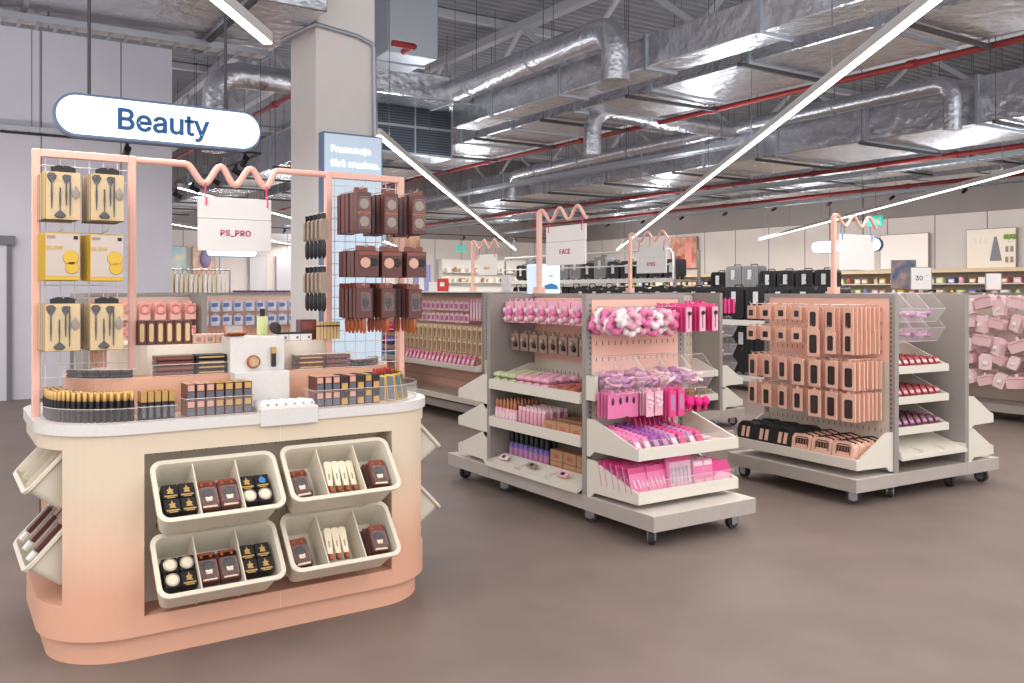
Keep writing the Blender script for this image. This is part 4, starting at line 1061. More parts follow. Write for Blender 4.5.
put_stacks(GL, WFR, K_PK, (.555, .675, .79), 1.36, 10, .030, .33, 'hot pink comb card', 'top row of the near end')
# clear tilted bins with lilac hair ties
def hex_bin(label, M, w_, grp):
    pr = [(0, 0), (0, .20), (-.20, .20), (-.31, .09), (-.24, -.01), (-.06, -.02)]
    o = thing('clear_bin', label, 'clear bin', M, grp)
    b = MB(); n = len(pr)
    for x in (0, w_): b.add([(x, p[0], p[1]) for p in pr], [list(range(n))], m_acr)
    for i in (3, 4, 5): a, c = pr[i], pr[(i+1) % n]; b.add([(0, *a), (w_, *a), (w_, *c), (0, *c)], [(0, 1, 2, 3)], m_acr)
    part('shell', b, o)
    e_ = MB()
    for x in (0, w_):
        e_.tube([(x, p[0], p[1]) for p in pr], .0016, m_edge, 5, closed=True)
    for p in pr[1:5]: e_.cyl((0, *p), (w_, *p), .0016, m_edge, 5)
    part('rim', e_, o)
    return o
m_edge = clear('clear_edge', (235, 230, 235), .35)
k = Kind('hair_tie', 'hair tie'); b = MB(); pts = [(math.cos(2*PI*i/12)*.030, math.sin(2*PI*i/12)*.030, 0) for i in range(12)]; b.tube(pts, [.012+.003*(i % 2) for i in range(12)], m_lilac, 6, closed=True); k.own(b); K_T1 = k
K_T2 = Kind('hair_tie', 'hair tie'); b = MB(); b.tube(pts, [.009+.003*(i % 2) for i in range(12)], m_soft, 6, closed=True); K_T2.own(b)
K_T3 = Kind('hair_tie', 'hair tie'); b = MB(); b.tube(pts, [.009+.003*(i % 2) for i in range(12)], m_fluffw, 6, closed=True); K_T3.own(b)
for c_ in range(4):
    hex_bin(f'clear angled bin of lilac hair ties, {ORD[c_]} from the left on the near end', WFR @ T(.035+c_*.192, -.02, .845), .187, 'clear bins on the near end')
    for i in range(30):
        kd, cn = ((K_T1, 'lilac'), (K_T2, 'pink'), (K_T3, 'white'))[(i+c_*c_) % 3 if c_ > 1 else (i % 5 > 2)*1]
        kd.put(WFR @ T(.035+c_*.192+.045+(i % 3)*.05, -.055-((i//3) % 4)*.052, .872+(i//12)*.03+.012*((i//3) % 4 == 3)) @ RZ(i*40) @ RX(random.uniform(-40, 40)), f'{cn} hair tie, {ORD[i]} in the {ORD[c_]} clear bin, near end', 'hair ties in the clear bins')
# row of cards, sachets and pompom key rings
b = MB(); b.lathe([(.010, 0), (.014, .004), (.008, .007)], m_win, 10, T(0, -.003, -.055) @ RX(90) @ Matrix.Diagonal((.7, 1.6, 1, 1)))
K_C1 = card_kind('ear_ring_card', 'jewellery card', .075, .15, .006, m_mid, [('ear_ring', b)])
put_stacks(GL, WFR, K_C1, (.045, .10, .155, .21), .845, 4, .03, .22, 'pink dark-drop card', 'lower row of the near end')
b = MB(); [b.ball((dx, -.008, dz), .010, m_fluffw, 8) for dx, dz in ((-.015, -.04), (.012, -.05), (-.01, -.07), (.016, -.08), (0, -.095))]
K_C2 = card_kind('charm_card', 'jewellery card', .065, .15, .006, m_soft, [('charms', b)])
put_stacks(GL, WFR, K_C2, (.29, .36), .845, 4, .03, .28, 'pale white-charm card', 'lower row of the near end')
K_C3 = card_kind('hair_clip_box', 'hair accessory', .055, .16, .02, m_hot, [('window', MB().box(-.016, .016, -.011, -.0100, -.125, -.03, m_lilac))])
put_stacks(GL, WFR, K_C3, (.44, .515), .845, 6, .03, .31, 'slim hot pink clip box', 'lower row, near end')
k = Kind("pompom_key_ring", "key ring")
m_hotf = mat('fluffy_hot_pink', (240, 40, 140), 0.9)
b = MB(); b.ball((0, 0, -.085), .027, m_hotf, 14, bump=.10); k.own(b)
b = MB(); b.tube([(0, 0, 0), (0, .004, -.03), (0, 0, -.062)], .004, m_gold, 6); b.box(-.012, .012, -.003, .003, -.145, -.108, m_mag); k.add('chain', b); K_PM = k
for c_, x in enumerate((.595, .665, .735)):
    peg(GL, GLFR, x, .822, .33, -.02)
    for i in range(5): K_PM.put(WFR @ T(x+random.uniform(-.01, .01), -.30+i*.05, .84-.01*(i % 2)) @ RZ(20*i), f'hot pink pompom key ring, {ORD[i]} from the front on the {ORD[c_]} peg', 'pompom key rings')
# upper end shelf: slim pink and violet sachets in rows, magenta combs behind
SZU = .475+.053
m_cl = clear('sachet_film', (250, 238, 246), .18)
def sachet(m1, m2, name='slim_sachet', h=.085, w_=.045, t_=.012):
    k = Kind(name, 'beauty sachet'); b = MB(); b.bbox(-w_/2, w_/2, -t_/2, t_/2, 0, h, m1, .003); k.own(b)
    b = MB(); b.box(-w_/2+.006, w_/2-.006, -t_/2-.0008, -t_/2, .012, h*.6, m2); k.add('front_print', b); return k
K_S1 = sachet(m_mid, m_pale); K_S2 = sachet(m_lilac, m_pale); K_S3 = sachet(m_viol, m_lilac); K_S4 = sachet(m_hot, m_mag)
for c_ in range(8):
    kd, cn = ((K_S1, 'pink'), (K_S1, 'pink'), (K_S3, 'violet'), (K_S3, 'violet'), (K_S2, 'lilac'), (K_S4, 'hot pink'), (K_S2, 'lilac'), (K_S4, 'hot pink'))[c_]
    for r_ in range(9):
        kd.put(WFR @ T(.05+c_*.072, -.455+r_*.042, SZU+(r_*.004)) @ RX(-38), f'{cn} slim sachet, {ORD[c_]} column, {ORD[r_]} from the front, upper end shelf', 'slim sachets on the upper end shelf')
k = Kind('tail_comb', 'comb'); b = MB(); b.lathe([(.006, 0), (.007, .10), (.010, .15), (.004, .165)], m_mag, 8); k.own(b); K_TC = k
for c_ in range(9):
    for r_ in range(2): K_TC.put(WFR @ T(.27+c_*.038, -.20+r_*.07, SZU+.0) @ RX(-15), f'magenta comb handle standing in the {ORD[r_]} row, {ORD[c_]} from the left, upper end shelf', 'magenta combs on the upper end shelf')
for c_ in range(3):
    b = MB(); b.bbox(-.045, .045, -.03, .03, 0, .012, m_pale, .003); b.box(-.03, .03, -.02, .02, .012, .014, m_peach)
    thing('soap_pack', f'flat pale pink pack, right of the upper end shelf, {ORD[c_]} from the front', 'pack', WFR @ T(.68, -.43+c_*.10, SZU) @ RZ(10*c_), 'flat packs on the upper end shelf', b)
# acrylic front
def shelf_guard(label, M, x0, x1, y, z, h=.06):
    b = MB(M); b.add([(x0, y, z), (x1, y, z), (x1, y, z+h), (x0, y, z+h)], [(0, 1, 2, 3)], m_acr)
    o = thing('shelf_guard', label, 'shelf guard', mb=b)
    e_ = MB(M); e_.cyl((x0, y, z+h), (x1, y, z+h), .0018, m_edge, 5); part('rim', e_, o)
shelf_guard('clear guard along the upper shelf of the near end', WFR, .03, .80, -.482, .475+.07, .04)
shelf_guard('clear guard along the lower shelf of the near end', WFR, .03, .80, -.482, .225+.07, .05)
# lower end shelf
SZL = .225+.050
k = Kind('hair_clip_card', 'hair accessory'); b = MB(); b.bbox(-.045, .045, -.005, .005, 0, .15, m_mid, .002); b.box(-.045, .045, -.0052, -.005, .115, .15, m_hot); k.own(b)
b = MB()
for dx in (-.02, .012): b.prism([(dx-.010, 0), (dx-.002, 0), (dx+.012, .05), (dx+.004, .05)], -.012, -.005, m_pale, T(0, 0, .03) @ RX(90) @ T(0, 0, 0)); b.prism([(dx+.012, 0), (dx+.004, 0), (dx-.010, .05), (dx-.002, .05)], .005, .012, m_pale, T(0, 0, .03) @ RX(90))
k.add('crossed_clips', b); K_HC = k
for c_ in range(4):
    for r_ in range(6): K_HC.put(WFR @ T(.05+c_*.068, -.44+r_*.055+.01*(c_ % 2), SZL) @ RX(-14) @ RZ(random.uniform(-6, 6)), f'pink card of crossed clips, {ORD[c_]} column, {ORD[r_]} from the front, lower end shelf', 'clip cards on the lower end shelf')
for i in range(4):
    b = MB(); b.bbox(-.095, .095, -.012, .012, 0, .185, m_mid, .003); b.box(-.095, .095, -.0125, -.012, .155, .185, m_hot)
    o = thing('brush_gift_set', f'large pink gift set with grey brushes, {ORD[i]} from the front on the lower end shelf', 'gift set', WFR @ T(.385, -.43+i*.045, SZL) @ RX(-8), 'pink brush gift sets', b)
    for j in range(5): c = MB(); make_brush(c, -.062+j*.031, .015, .085, .035, .012, -.018); part('brush', c, o)
    c = MB(); c.box(-.088, .088, -.0265, -.026, .008, .15, m_cl); part('clear_cover', c, o)
for c_ in range(2):
    for r_ in range(4):
        b = MB(); b.bbox(-.04, .04, -.016, .016, 0, .145, m_soft, .008); b.box(-.034, .034, -.0172, -.016, .03, .11, m_mid); b.box(-.034, .034, -.0172, -.016, .11, .135, m_pale)
        thing('cotton_bag', f'glossy pink bag, {ORD[r_]} from the front in the {ORD[c_]} column, lower end shelf', 'pack', WFR @ T(.535+c_*.082, -.44+r_*.06, SZL) @ RX(-8), 'glossy pink bags on the lower end shelf', b)
for r_ in range(4):
    b = MB(); pl = [(-.075, 0), (.075, 0), (.085, .06), (.06, .12), (-.08, .125)]; b.prism(pl, -.014, .014, m_hot, RX(90)); b.prism([(-.068, .008), (.07, .008), (.07, .04), (-.03, .06), (-.068, .03)], .014, .0152, m_soft, RX(90))
    thing('cosmetic_pouch', f'hot pink pouch with pale curved print, {ORD[r_]} from the front, lower end shelf', 'pouch', WFR @ T(.725, -.44+r_*.06, SZL) @ RX(-8), 'hot pink pouches', b)
# ---- long bay: x runs from the far end (0) to the near end (W)
b = MB(); [b.ball((dx, -.02, dz), .024, (m_pale, m_soft, m_mid)[i % 3], 8, bump=.15) for i, (dx, dz) in enumerate(((-.03, -.07), (.02, -.055), (0, -.10), (-.02, -.13), (.03, -.12), (.035, -.085)))]
K_B1 = card_kind('bow_pack', 'hair accessory', .115, .15, .02, m_soft, [('ruffles', b)])
put_stacks(GL, WFB, K_B1, [.09+.133*i for i in range(8)], 1.385, 4, .05, -.13, 'pale pink ruffled pack', 'top row of the long bay')
b = MB(); b.ball((0, -.018, -.05), .022, m_taupe, 8, bump=.1); b.ball((.018, -.014, -.085), .018, m_dark, 8)
K_B2 = card_kind('claw_clip_card', 'hair accessory', .095, .12, .014, mat('taupe_card', (138, 112, 98), .5), [('claw_clip', b)])
put_stacks(GL, WFB, K_B2, [.10+.115*i for i in range(9)], 1.15, 3, .05, -.17, 'brown claw clip card', 'second row, long bay')
def block(name, cat, ds, M, m1, m2, nx, ny, nz, dx, dy, dz, shape, group):
    for i in range(nx):
        for j in range(ny):
            for l in range(nz):
                b = shape; lb = f'{ds}, {ORD[i]} column, {ORD[j]} from the front' + (f", {('bottom', 'middle', 'top')[l] if nz == 3 else ('lower', 'upper')[l]} layer" if nz > 1 else '')
                b.put(M @ T(i*dx+random.uniform(-.002, .002), j*dy, l*dz), lb, group)
def cookie(m1): 
    k = Kind('sponge_set', 'cosmetics pack'); b = MB(); b.bbox(-.045, .045, -.045, .045, 0, .03, m1, .012); k.own(b)
    b = MB(); b.lathe([(.036, .03), (.030, .036), (.012, .038)], m1, 14); k.add('lid', b); return k
b1z = .75+.047
MS = WFB @ T(0, GLD/2-.02, 0)
for kd, ds, x0, n in ((cookie(m_sage), 'green scalloped pack, top bay shelf', .09, 3), (cookie(m_soft), 'pink scalloped pack, top bay shelf', .385, 4), (cookie(m_terr), 'terracotta scalloped pack, top bay shelf', .78, 3)):
    block('', '', ds, MS @ T(x0, -.345, b1z), None, None, n, 3, 2 if ds[0] != 't' else 1, .097, .11, .042, kd, ds.replace(' pack', ' packs'))
def bottle(name, m1, m2, r=.019, h=.10, ch=.045, cat='bottle'):
    k = Kind(name, cat); b = MB(); b.lathe([(r*.9, 0), (r, .004), (r, h), (r*.7, h+.006)], m1, 12); b.lathe([(r+.0006, .02), (r+.0006, h*.75)], m_pale if m1 is not m_purple else m_lilac, 12); k.own(b)
    b = MB(); b.lathe([(r*.72, h+.006), (r*.75, h+.01), (r*.7, h+ch), (r*.45, h+ch+.012)], m2, 12); k.add('cap', b); return k
b2z = .483+.047
block('', '', 'copper-capped bottle on the middle bay shelf', MS @ T(.065, -.355, b2z), None, None, 6, 4, 1, .046, .06, 0, bottle('body_mist_bottle', m_soft, m_copper, .020, .085, .05), 'copper-capped bottles')
kt = Kind('cream_tube', 'tube'); b = MB(); b.lathe([(.014, 0), (.015, .02), (.019, .025), (.018, .10)], m_soft, 12, Matrix.Diagonal((1, .8, 1, 1))); k_ = kt.own(b); b = MB(); b.box(-.019, .019, -.003, .003, .10, .125, m_pale); kt.add('crimp', b)
block('', '', 'pink cream tube on the middle bay shelf', MS @ T(.36, -.355, b2z), None, None, 7, 4, 1, .046, .06, 0, kt, 'pink cream tubes')
kb = Kind('kraft_box', 'box'); b = MB(); b.bbox(-.068, .068, -.05, .05, 0, .075, m_tan, .003); kb.own(b); b = MB(); b.box(-.069, .069, -.006, .006, -.0, .0765, m_brown2); b.box(-.03, .03, -.0506, -.05, .02, .05, m_terr); kb.add('band', b)
block('', '', 'kraft box on the middle bay shelf', MS @ T(.755, -.345, b2z), None, None, 3, 3, 1, .142, .108, 0, kb, 'kraft boxes on the middle bay shelf')
b3z = .252
block('', '', 'black-capped purple bottle, front of the bottom bay shelf', WFB @ T(.085, .155, b3z-.02), None, None, 8, 1, 1, .062, .055, 0, bottle('shampoo_bottle', m_purple, m_black, .025, .125, .065), 'purple bottles front row')
block('', '', 'black-capped purple bottle, rear of the bottom bay shelf', WFB @ T(.085, .215, b3z-.02), None, None, 8, 1, 1, .062, .055, 0, bottle('shampoo_bottle', m_purple, m_black, .025, .125, .065), 'purple bottles rear row')
block('', '', 'kraft box on the bottom bay shelf', WFB @ T(.65, .18, b3z-.02), None, None, 3, 1, 2, .145, .108, .078, kb, 'kraft boxes on the bottom bay shelf')
for i in range(3):
    b = MB(); b.bbox(-.05, .05, -.02, .02, 0, .014, (m_pale, m_taupe, m_soft)[i], .004); b.box(-.015, .02, -.012, .012, .014, .016, m_win)
    thing('sample_pack', f"{('pink and black', 'grey', 'pale pink')[i]} flat pack lying in the slanted tray, {ORD[i]} compartment", 'pack', WFB @ T(.16+i*.35, .035, .264) @ RX(35), 'flat packs in the slanted tray', b)
# a few dark bottles on the far end
kd = Kind('nail_polish', 'nail polish'); b = MB(); b.lathe([(.012, 0), (.013, .03), (.006, .035)], m_tan, 8); kd.own(b); b = MB(); b.lathe([(.006, .035), (.005, .07)], m_black, 8); kd.add('cap', b)
for i in range(8): kd.put(GLM @ GLFL @ T(.10+i*.085, -.34, .265), f'little amber bottle with a pointed black cap, {ORD[i]} on the far end shelf', 'little bottles on the far end')
# ================================================================= GOODS ON THE PEACH UNIT
WA = GRM @ GRFL; WB = GRM
KP_t = card_kind('tool_pack', 'beauty tool pack', .086, .165, .010, m_peach, [('window', MB().prism(rrect(-.024, .024, -.150, -.045, .012, 3), .005, .0062, m_win, RX(90))), ('tool', MB().prism([(-.006, -.14), (.002, -.14), (.0, -.06), (-.008, -.06)], .0062, .0068, m_hair, RX(90)))])
KP_s = card_kind('tool_pack', 'beauty tool pack', .086, .10, .010, m_peach, [('window', MB().prism(rrect(-.024, .024, -.085, -.040, .006, 3), .005, .0062, m_win, RX(90)))])
KP_w = card_kind('tool_pack', 'beauty tool pack', .105, .19, .012, m_peach, [('window', MB().prism(rrect(-.032, .032, -.175, -.045, .014, 3), .006, .0072, m_win, RX(90))), ('tool', MB().prism([(-.014, -.15), (-.006, -.15), (0, -.06), (-.008, -.06)], .0072, .0078, m_hair, RX(90)))])
for z, rn, kinds in ((1.345, 'top row', 'ssssttt'), (1.185, 'second row', 'sssswtt'), (.97, 'third row', 'tttwwww'), (.755, 'fourth row', 'ttttwww')):
    for c_, q_ in enumerate(kinds):
        x = .17+c_*.150; n = 7 if c_ > 4 else 4; kd = {'s': KP_s, 't': KP_t, 'w': KP_w}[q_]
        if rn == 'third row': x = .19+c_*.148
        if rn == 'fourth row': x = .18+c_*.150
        peg(GR, GRFL, x, z+.006, .34, -.01)
        for i in range(n):
            kd.put(WA @ T(x+random.uniform(-.004, .004), -(.34-i*(.045 if n > 4 else .062)), z+random.uniform(-.003, .003)) @ RZ(random.uniform(-6, 6)), f"{ {'s': 'small square', 't': 'tall', 'w': 'wide'}[q_]} peach tool pack, {ORD[i]} from the front, {ORD[c_]} peg, {rn}", f'peach packs {rn}', plain=(i > 0))
# black and pink pouches in the foot tray
k = Kind('cosmetic_pouch', 'pouch'); b = MB(); b.prism([(-.085, 0), (.085, 0), (.095, .07), (.080, .125), (.03, .145), (-.04, .14), (-.085, .115), (-.098, .06)], -.045, .045, m_bk := mat('black_fabric', (30, 28, 30), 0.8), RX(90)); k.own(b)
for dx in (-.03, .02): b = MB(); b.prism([(dx-.018, .02), (dx+.012, .02), (dx+.018, .10), (dx-.012, .10)], .045, .047, m_peach, RX(90)); k.add('tool_print', b)
b = MB(); b.tube([(-.09, -.03, .10), (-.04, -.05, .13), (.03, -.05, .135), (.085, -.03, .11)], .009, m_bk, 7); k.add('zip_edge', b); K_BP = k
for c_ in range(3):
    for r_ in range(3): K_BP.put(WA @ T(.145+c_*.185, -.33+r_*.11, .303) @ RZ(random.uniform(-6, 6)) @ RX(-8), f'black fabric pouch with peach tools, {ORD[c_]} column, {ORD[r_]} from the front, foot tray', 'black pouches in the foot tray')
k = Kind('cosmetic_pouch', 'pouch'); b = MB(); b.prism([(-.085, 0), (.085, 0), (.085, .085), (.065, .115), (-.065, .115), (-.085, .085)], -.030, .030, m_peach, RX(90)); k.own(b)
b = MB(); b.tube([(-.05, -.031, .028), (-.05, -.031, .085), (-.035, -.031, .095), (.05, -.031, .095), (.062, -.031, .085), (.062, -.031, .028)], .003, m_bk, 5); b.box(-.045, .055, -.0315, -.030, .045, .085, m_win)
for dx in (-.03, -.005, .02, .043): b.box(dx-.003, dx+.003, -.033, -.0315, .05, .08, m_copper)
k.add('window', b); b = MB(); b.tube([(-.08, .0, .112), (0, .0, .128), (.08, .0, .112)], .005, m_bk, 6); k.add('zip_edge', b); K_PP = k
for c_ in range(3):
    for r_ in range(5): K_PP.put(WA @ T(.685+c_*.180, -.345+r_*.068, .303) @ RX(-8), f'peach pouch with a dark window, {ORD[c_]} column, {ORD[r_]} from the front, foot tray', 'peach pouches in the foot tray')
# short bay of the peach unit
for l_, z in enumerate((1.255, 1.115)):
    for c_ in range(3):
        hex_bin(f"clear angled bin of pink sachets, {ORD[c_]} from the left, {('upper', 'lower')[l_]} row of the short bay", WB @ T(.05+c_*.19, .36, z-.02), .185, 'clear bins in the short bay')
        for i in range(6):
            kd = (K_T2, K_T1)[i % 2]; kd.put(WB @ T(.09+c_*.19+(i % 3)*.05, .27-(i//3)*.09, z+.02) @ RX(random.uniform(-40, 40)), f"{('pink', 'lilac')[i % 2]} hair tie, {ORD[i]} in the {ORD[c_]} {('upper', 'lower')[l_]} clear bin of the short bay", 'hair ties in the short bay')
m_redk = mat('red_pack', (160, 56, 60), 0.4); m_wine = mat('wine_pack', (104, 44, 62), 0.35)
for l_, (z, m1, m2) in enumerate(((.865, m_redk, m_pale), (.65, m_redk, m_soft), (.435, m_wine, m_lilac))):
    k = sachet(m1, m2, 'nail_kit', .055, .052, .02)
    for c_ in range(8):
        for r_ in range(6): k.put(WB @ T(.085+c_*.072, .095+r_*.058, z+.056) @ RX(-30), f"{('red and white', 'red and pink', 'wine red')[l_]} nail kit, {ORD[c_]} column, {ORD[r_]} from the front, short bay", f"{('upper', 'middle', 'lower')[l_]} shelf nail kits in the short bay")
# ================================================================= SIGNS AND BOARDS
m_lightbox = mat('lightbox_blue', (196, 214, 230), 0.4, emit=0.35); m_letw = mat('lit_white_letters', (255, 255, 255), .4, emit=1.0)
b = MB(); b.bbox(3.085, 3.70, 7.94, 8.05, .5, 2.957, m_sign_e, .004)
o = thing('lightbox_poster', 'pale blue lit poster with white words fixed to the column front', 'lit poster', mb=b)
b = MB(); b.box(3.10, 3.685, 7.936, 7.94, .52, 2.94, m_lightbox); part('lit_face', b, o)
for t, zz in (('Frumusețe', 2.80), ('fără cruzime.', 2.665)): part('lettering', text_mesh(t, .118, m_letw, T(3.16, 7.933, zz), .003, align='LEFT', bold=.0015), o)
def post_board(wh, foot, rz, h, sw, bw, bh, bz, bx, txt, m_t, ms=None):
    M = foot @ RZ(rz)
    sign_post('pink tube sign holder with a wavy arm '+wh, M, h, .1, sw)
    hang_board('white category board '+(f'reading {txt} ' if txt else 'with pale blue print ')+wh, M @ T(bx, 0, bz), bw, bh, txt, bh*.24, m_t, (-bw*.42, bw*.42), .07, ms)
post_board('on the bright pink unit', T(3.79, 5.40, 1.43), -90, .62, .53, .47, .28, .487, .33, 'FACE', m_crim)
post_board('on the unit behind the pink one', T(6.09, 7.03, 1.43), -90, .62, .55, .44, .27, .47, .33, 'EYES', m_crim)
post_board('on the peach unit', T(5.63, 4.20, 1.43), 0, .59, .48, .43, .27, .45, .27, '', m_crim, mat('blue_string', (70, 120, 190), 0.6))
post_board('on the far beige brush unit', T(5.4, 9.07, 1.445), -90, .60, .55, .42, .24, .43, .33, 'BODY', mat('yellow_letters', (226, 160, 40), 0.6))
pill_sign('pill-shaped lit sign near the right-hand wall, half hidden by a board', -1.05, 1.05, 0, 2.62, .34, '', .2, (-.5, .5), 4.2, T(20, 14.5, 0) @ RZ(-90))
pill_sign('small pill-shaped lit sign far behind the island board', 5.55, 6.80, 22, 2.40, .24, '', .1, (-.4, .4), 4.0)
m_exit = mat('exit_green', (60, 190, 170), 0.4, emit=.8)
for i, (x, y, z, rz) in enumerate(((15.3, 26.5, 2.9, 0), (17.4, 11.9, 3.0, -90))):
    b = MB(); b.bbox(-.17, .17, -.03, .03, -.11, .11, m_exit, .004)
    o = thing('exit_sign', ('green lit exit sign at the far end of the hall', 'green lit exit sign behind the peach unit board')[i], 'exit sign', T(x, y, z) @ RZ(rz), mb=b)
    c = MB(); c.add([(-.10, -.032, 0), (-.03, -.032, .06), (-.03, -.032, .02), (.03, -.032, .02), (.03, -.032, -.02), (-.03, -.032, -.02), (-.03, -.032, -.06)], [(0, 6, 5, 4, 3, 2, 1)], m_white); c.box(.05, .11, -.032, -.03, -.07, .07, m_white); part('pictogram', c, o)
    c = MB(); c.cyl((0, 0, .11), (0, 0, 6.93-z), .006, m_rod, 6); part('hanging_rod', c, o)
# lit totem behind the pink unit
b = MB(); b.bbox(5.24, 5.50, 7.45, 7.70, 0, 1.73, mat('totem_white', (214, 232, 246), .4, emit=.5), .01)
o = thing('lit_totem', 'lit white totem with a blue foot print behind the pink unit', 'lit display', mb=b)
b = MB(); b.prism([(5.27, 1.47), (5.47, 1.47), (5.45, 1.51), (5.38, 1.53), (5.30, 1.51)], -7.449, -7.445, m_bluep, RX(90)); b.box(5.35, 5.40, 7.447, 7.45, 1.60, 1.61, m_slate); part('print', b, o)
# framed price card and blank card
for px, (x, y), txt, w_, h_ in ((0, (8.45, 5.26), '30', .21, .235), (1, (9.9, 5.3), '', .17, .19)):
    M = T(x, y, 1.46) @ RZ(-40)
    b = MB(); b.bbox(-w_/2, w_/2, -.008, .008, 0, h_, m_grey, .002); o = thing('price_card' if txt else 'blank_card', 'framed price card reading 30 above the right shelving' if txt else 'blank white card above the right shelving, right of the price card', 'price sign', M, mb=b)
    b = MB(); b.box(-w_/2+.008, w_/2-.008, -.0095, -.008, .008, h_-.008, m_bwhite); part('card', b, o)
    if txt: part('lettering', text_mesh(txt, .085, m_black, T(-.02, -.0105, h_*.52), .001, bold=.001), o); part('lettering', text_mesh('LEI', .022, m_black, T(.055, -.0105, h_*.64), .001), o)
    b = MB(); b.cyl((0, 0, 0), (0, 0, -.5), .006, m_chrome, 6); part('stem', b, o)
# ================================================================= LUGGAGE
m_case = mat('case_black', (40, 40, 43), 0.38); m_caseg = mat('case_grey', (150, 150, 152), 0.4); m_tag = mat('tag_white', (222, 222, 226), 0.5); m_bag = mat('bag_black', (34, 34, 37), 0.75)
def case_kind(w_, h_, d_, m):
    k = Kind('suitcase', 'suitcase'); b = MB(); b.prism(rrect(-w_/2, w_/2, .05, h_-.01, .06, 4), -d_/2, d_/2, m, RX(90)); 
    x = -w_/2+.06
    while x < w_/2-.05: b.box(x, x+.014, -d_/2-.006, -d_/2, .09, h_-.06, m); x += .045
    k.own(b)
    b = MB(); b.tube([(-.08, 0, h_-.01), (-.07, 0, h_+.018), (.07, 0, h_+.018), (.08, 0, h_-.01)], .010, m_black, 6); k.add('handle', b)
    for sx in (-1, 1):
        for sy in (-1, 1): b = MB(); b.cyl((sx*(w_/2-.06)-.012, sy*(d_/2-.05), .028), (sx*(w_/2-.06)+.012, sy*(d_/2-.05), .028), .028, m_black, 10); k.add('wheel', b)
    b = MB(); b.box(-.045, .045, -d_/2-.010, -d_/2-.007, h_-.26, h_-.08, m_tag); k.add('price_tag', b)
    b = MB(); b.tube([(.0, -d_/2, h_*.55), (.04, -d_/2-.012, h_*.55), (.04, -d_/2-.012, h_*.55-.02)], .006, m_chrome, 5); k.add('latch', b)
    return k
K_L = case_kind(.46, .72, .28, m_case); K_M = case_kind(.38, .52, .22, m_case); K_G = case_kind(.38, .50, .24, m_caseg); K_K = case_kind(.36, .40, .22, m_case)
k = Kind('travel_bag', 'travel bag'); b = MB(); b.prism(rrect(-.26, .26, 0, .24, .09, 4), -.14, .14, m_bag, RX(90)); k.own(b)
b = MB(); b.tube([(-.12, -.145, .18), (-.08, -.15, .30), (.08, -.15, .30), (.12, -.145, .18)], .010, m_bag, 6); k.add('handle', b); b = MB(); b.add([(-.05, -.15, .24), (.03, -.16, .22), (.06, -.165, .10), (-.02, -.155, .12)], [(0, 1, 2, 3)], m_tag); k.add('price_tag', b); K_BG = k
def rack(label, x, y0, y1, levels, hz, hoop=False, dep=.62):
    o = thing('luggage_rack', label, 'rack')
    for z in levels:
        b = MB(); b.bbox(x-.05, x+dep, y0, y1, z-.04, z, m_grey, .003); b.box(x-.055, x-.045, y0, y1, z-.05, z+.03, m_white); part('shelf', b, o)
    for y in (y0, y1):
        b = MB(); b.box(x+dep-.05, x+dep, y-.02, y+.02, 0, hz, m_grey); b.box(x-.05, x+dep, y-.02, y+.02, 0, .06, m_grey); b.box(x-.05, x-.02, y-.02, y+.02, 0, levels[-1] if not hoop else hz, m_grey); part('frame', b, o)
    if hoop:
        b = MB(); b.tube([(x-.06, y0, levels[-1]), (x-.06, y0, hz-.08), (x-.06, y0+.08, hz), (x-.06, y1-.08, hz), (x-.06, y1, hz-.08), (x-.06, y1, levels[-1])], .02, m_white, 8); part('hoop_rail', b, o)
        b = MB(); b.cyl((x-.06, y0, levels[-1]+.28), (x-.06, y1, levels[-1]+.28), .015, m_white, 8); part('cross_rail', b, o)
    return o
rack('long luggage rack with two rows of black suitcases between the pink and peach units', 9.9, 7.3, 13.2, (.20, 1.0), 1.02)
for i in range(12):
    K_L.put(T(10.15, 7.60+i*.49, .202) @ RZ(-90), f'large black suitcase on the bottom shelf of the long rack, {ORD[i]} from the right', 'large suitcases on the long rack')
for i in range(14):
    K_M.put(T(10.12, 7.55+i*.415, 1.001) @ RZ(-90+random.uniform(-4, 4)), f'black cabin suitcase on the top shelf of the long rack, {ORD[i]} from the right', 'cabin suitcases on the long rack')
rack('second luggage rack behind, small cases along its top', 12.4, 9.3, 12.2, (.5, 1.42), 1.44)
for i in range(7):
    (K_G if i in (4, 5) else K_K).put(T(12.65, 9.55+i*.40, 1.421) @ RZ(-90), f"small {'grey' if i in (4, 5) else 'black'} case on top of the second rack, {ORD[i]} from the right", 'small cases on the second rack')
    K_L.put(T(12.65, 9.6+i*.42, .501) @ RZ(-90), f'large black suitcase low on the second rack, {ORD[i]} from the right', 'large suitcases on the second rack')
rack('tall luggage rack with a white hoop rail left of the others', 11.4, 11.9, 17.6, (1.30, 1.66), 2.22, True)
for i in range(13):
    (K_G if 4 < i < 13 and i % 3 else K_K).put(T(11.68, 12.2+i*.42, 1.661) @ RZ(-90), f"{'grey' if 4 < i < 13 and i % 3 else 'black'} case on the top shelf of the hoop-railed rack, {ORD[i]} from the right", 'cases on the hoop-railed rack')
for i in range(10): K_BG.put(T(11.6, 12.2+i*.55, 1.301) @ RZ(-90), f'black travel bag on the middle shelf of the hoop-railed rack, {ORD[i]} from the right', 'travel bags on the hoop-railed rack')
for i in range(7): K_BG.put(T(9.2, 10.2+i*.60, 1.06) @ RZ(-90), f'black travel bag heaped in front of the racks, {ORD[i]} from the right', 'travel bags on the low table')
b = MB(); b.bbox(8.95, 9.5, 9.8, 14.2, 1.02, 1.06, m_grey, .004); o = thing('display_table', 'grey table carrying the heaped travel bags', 'table', mb=b)
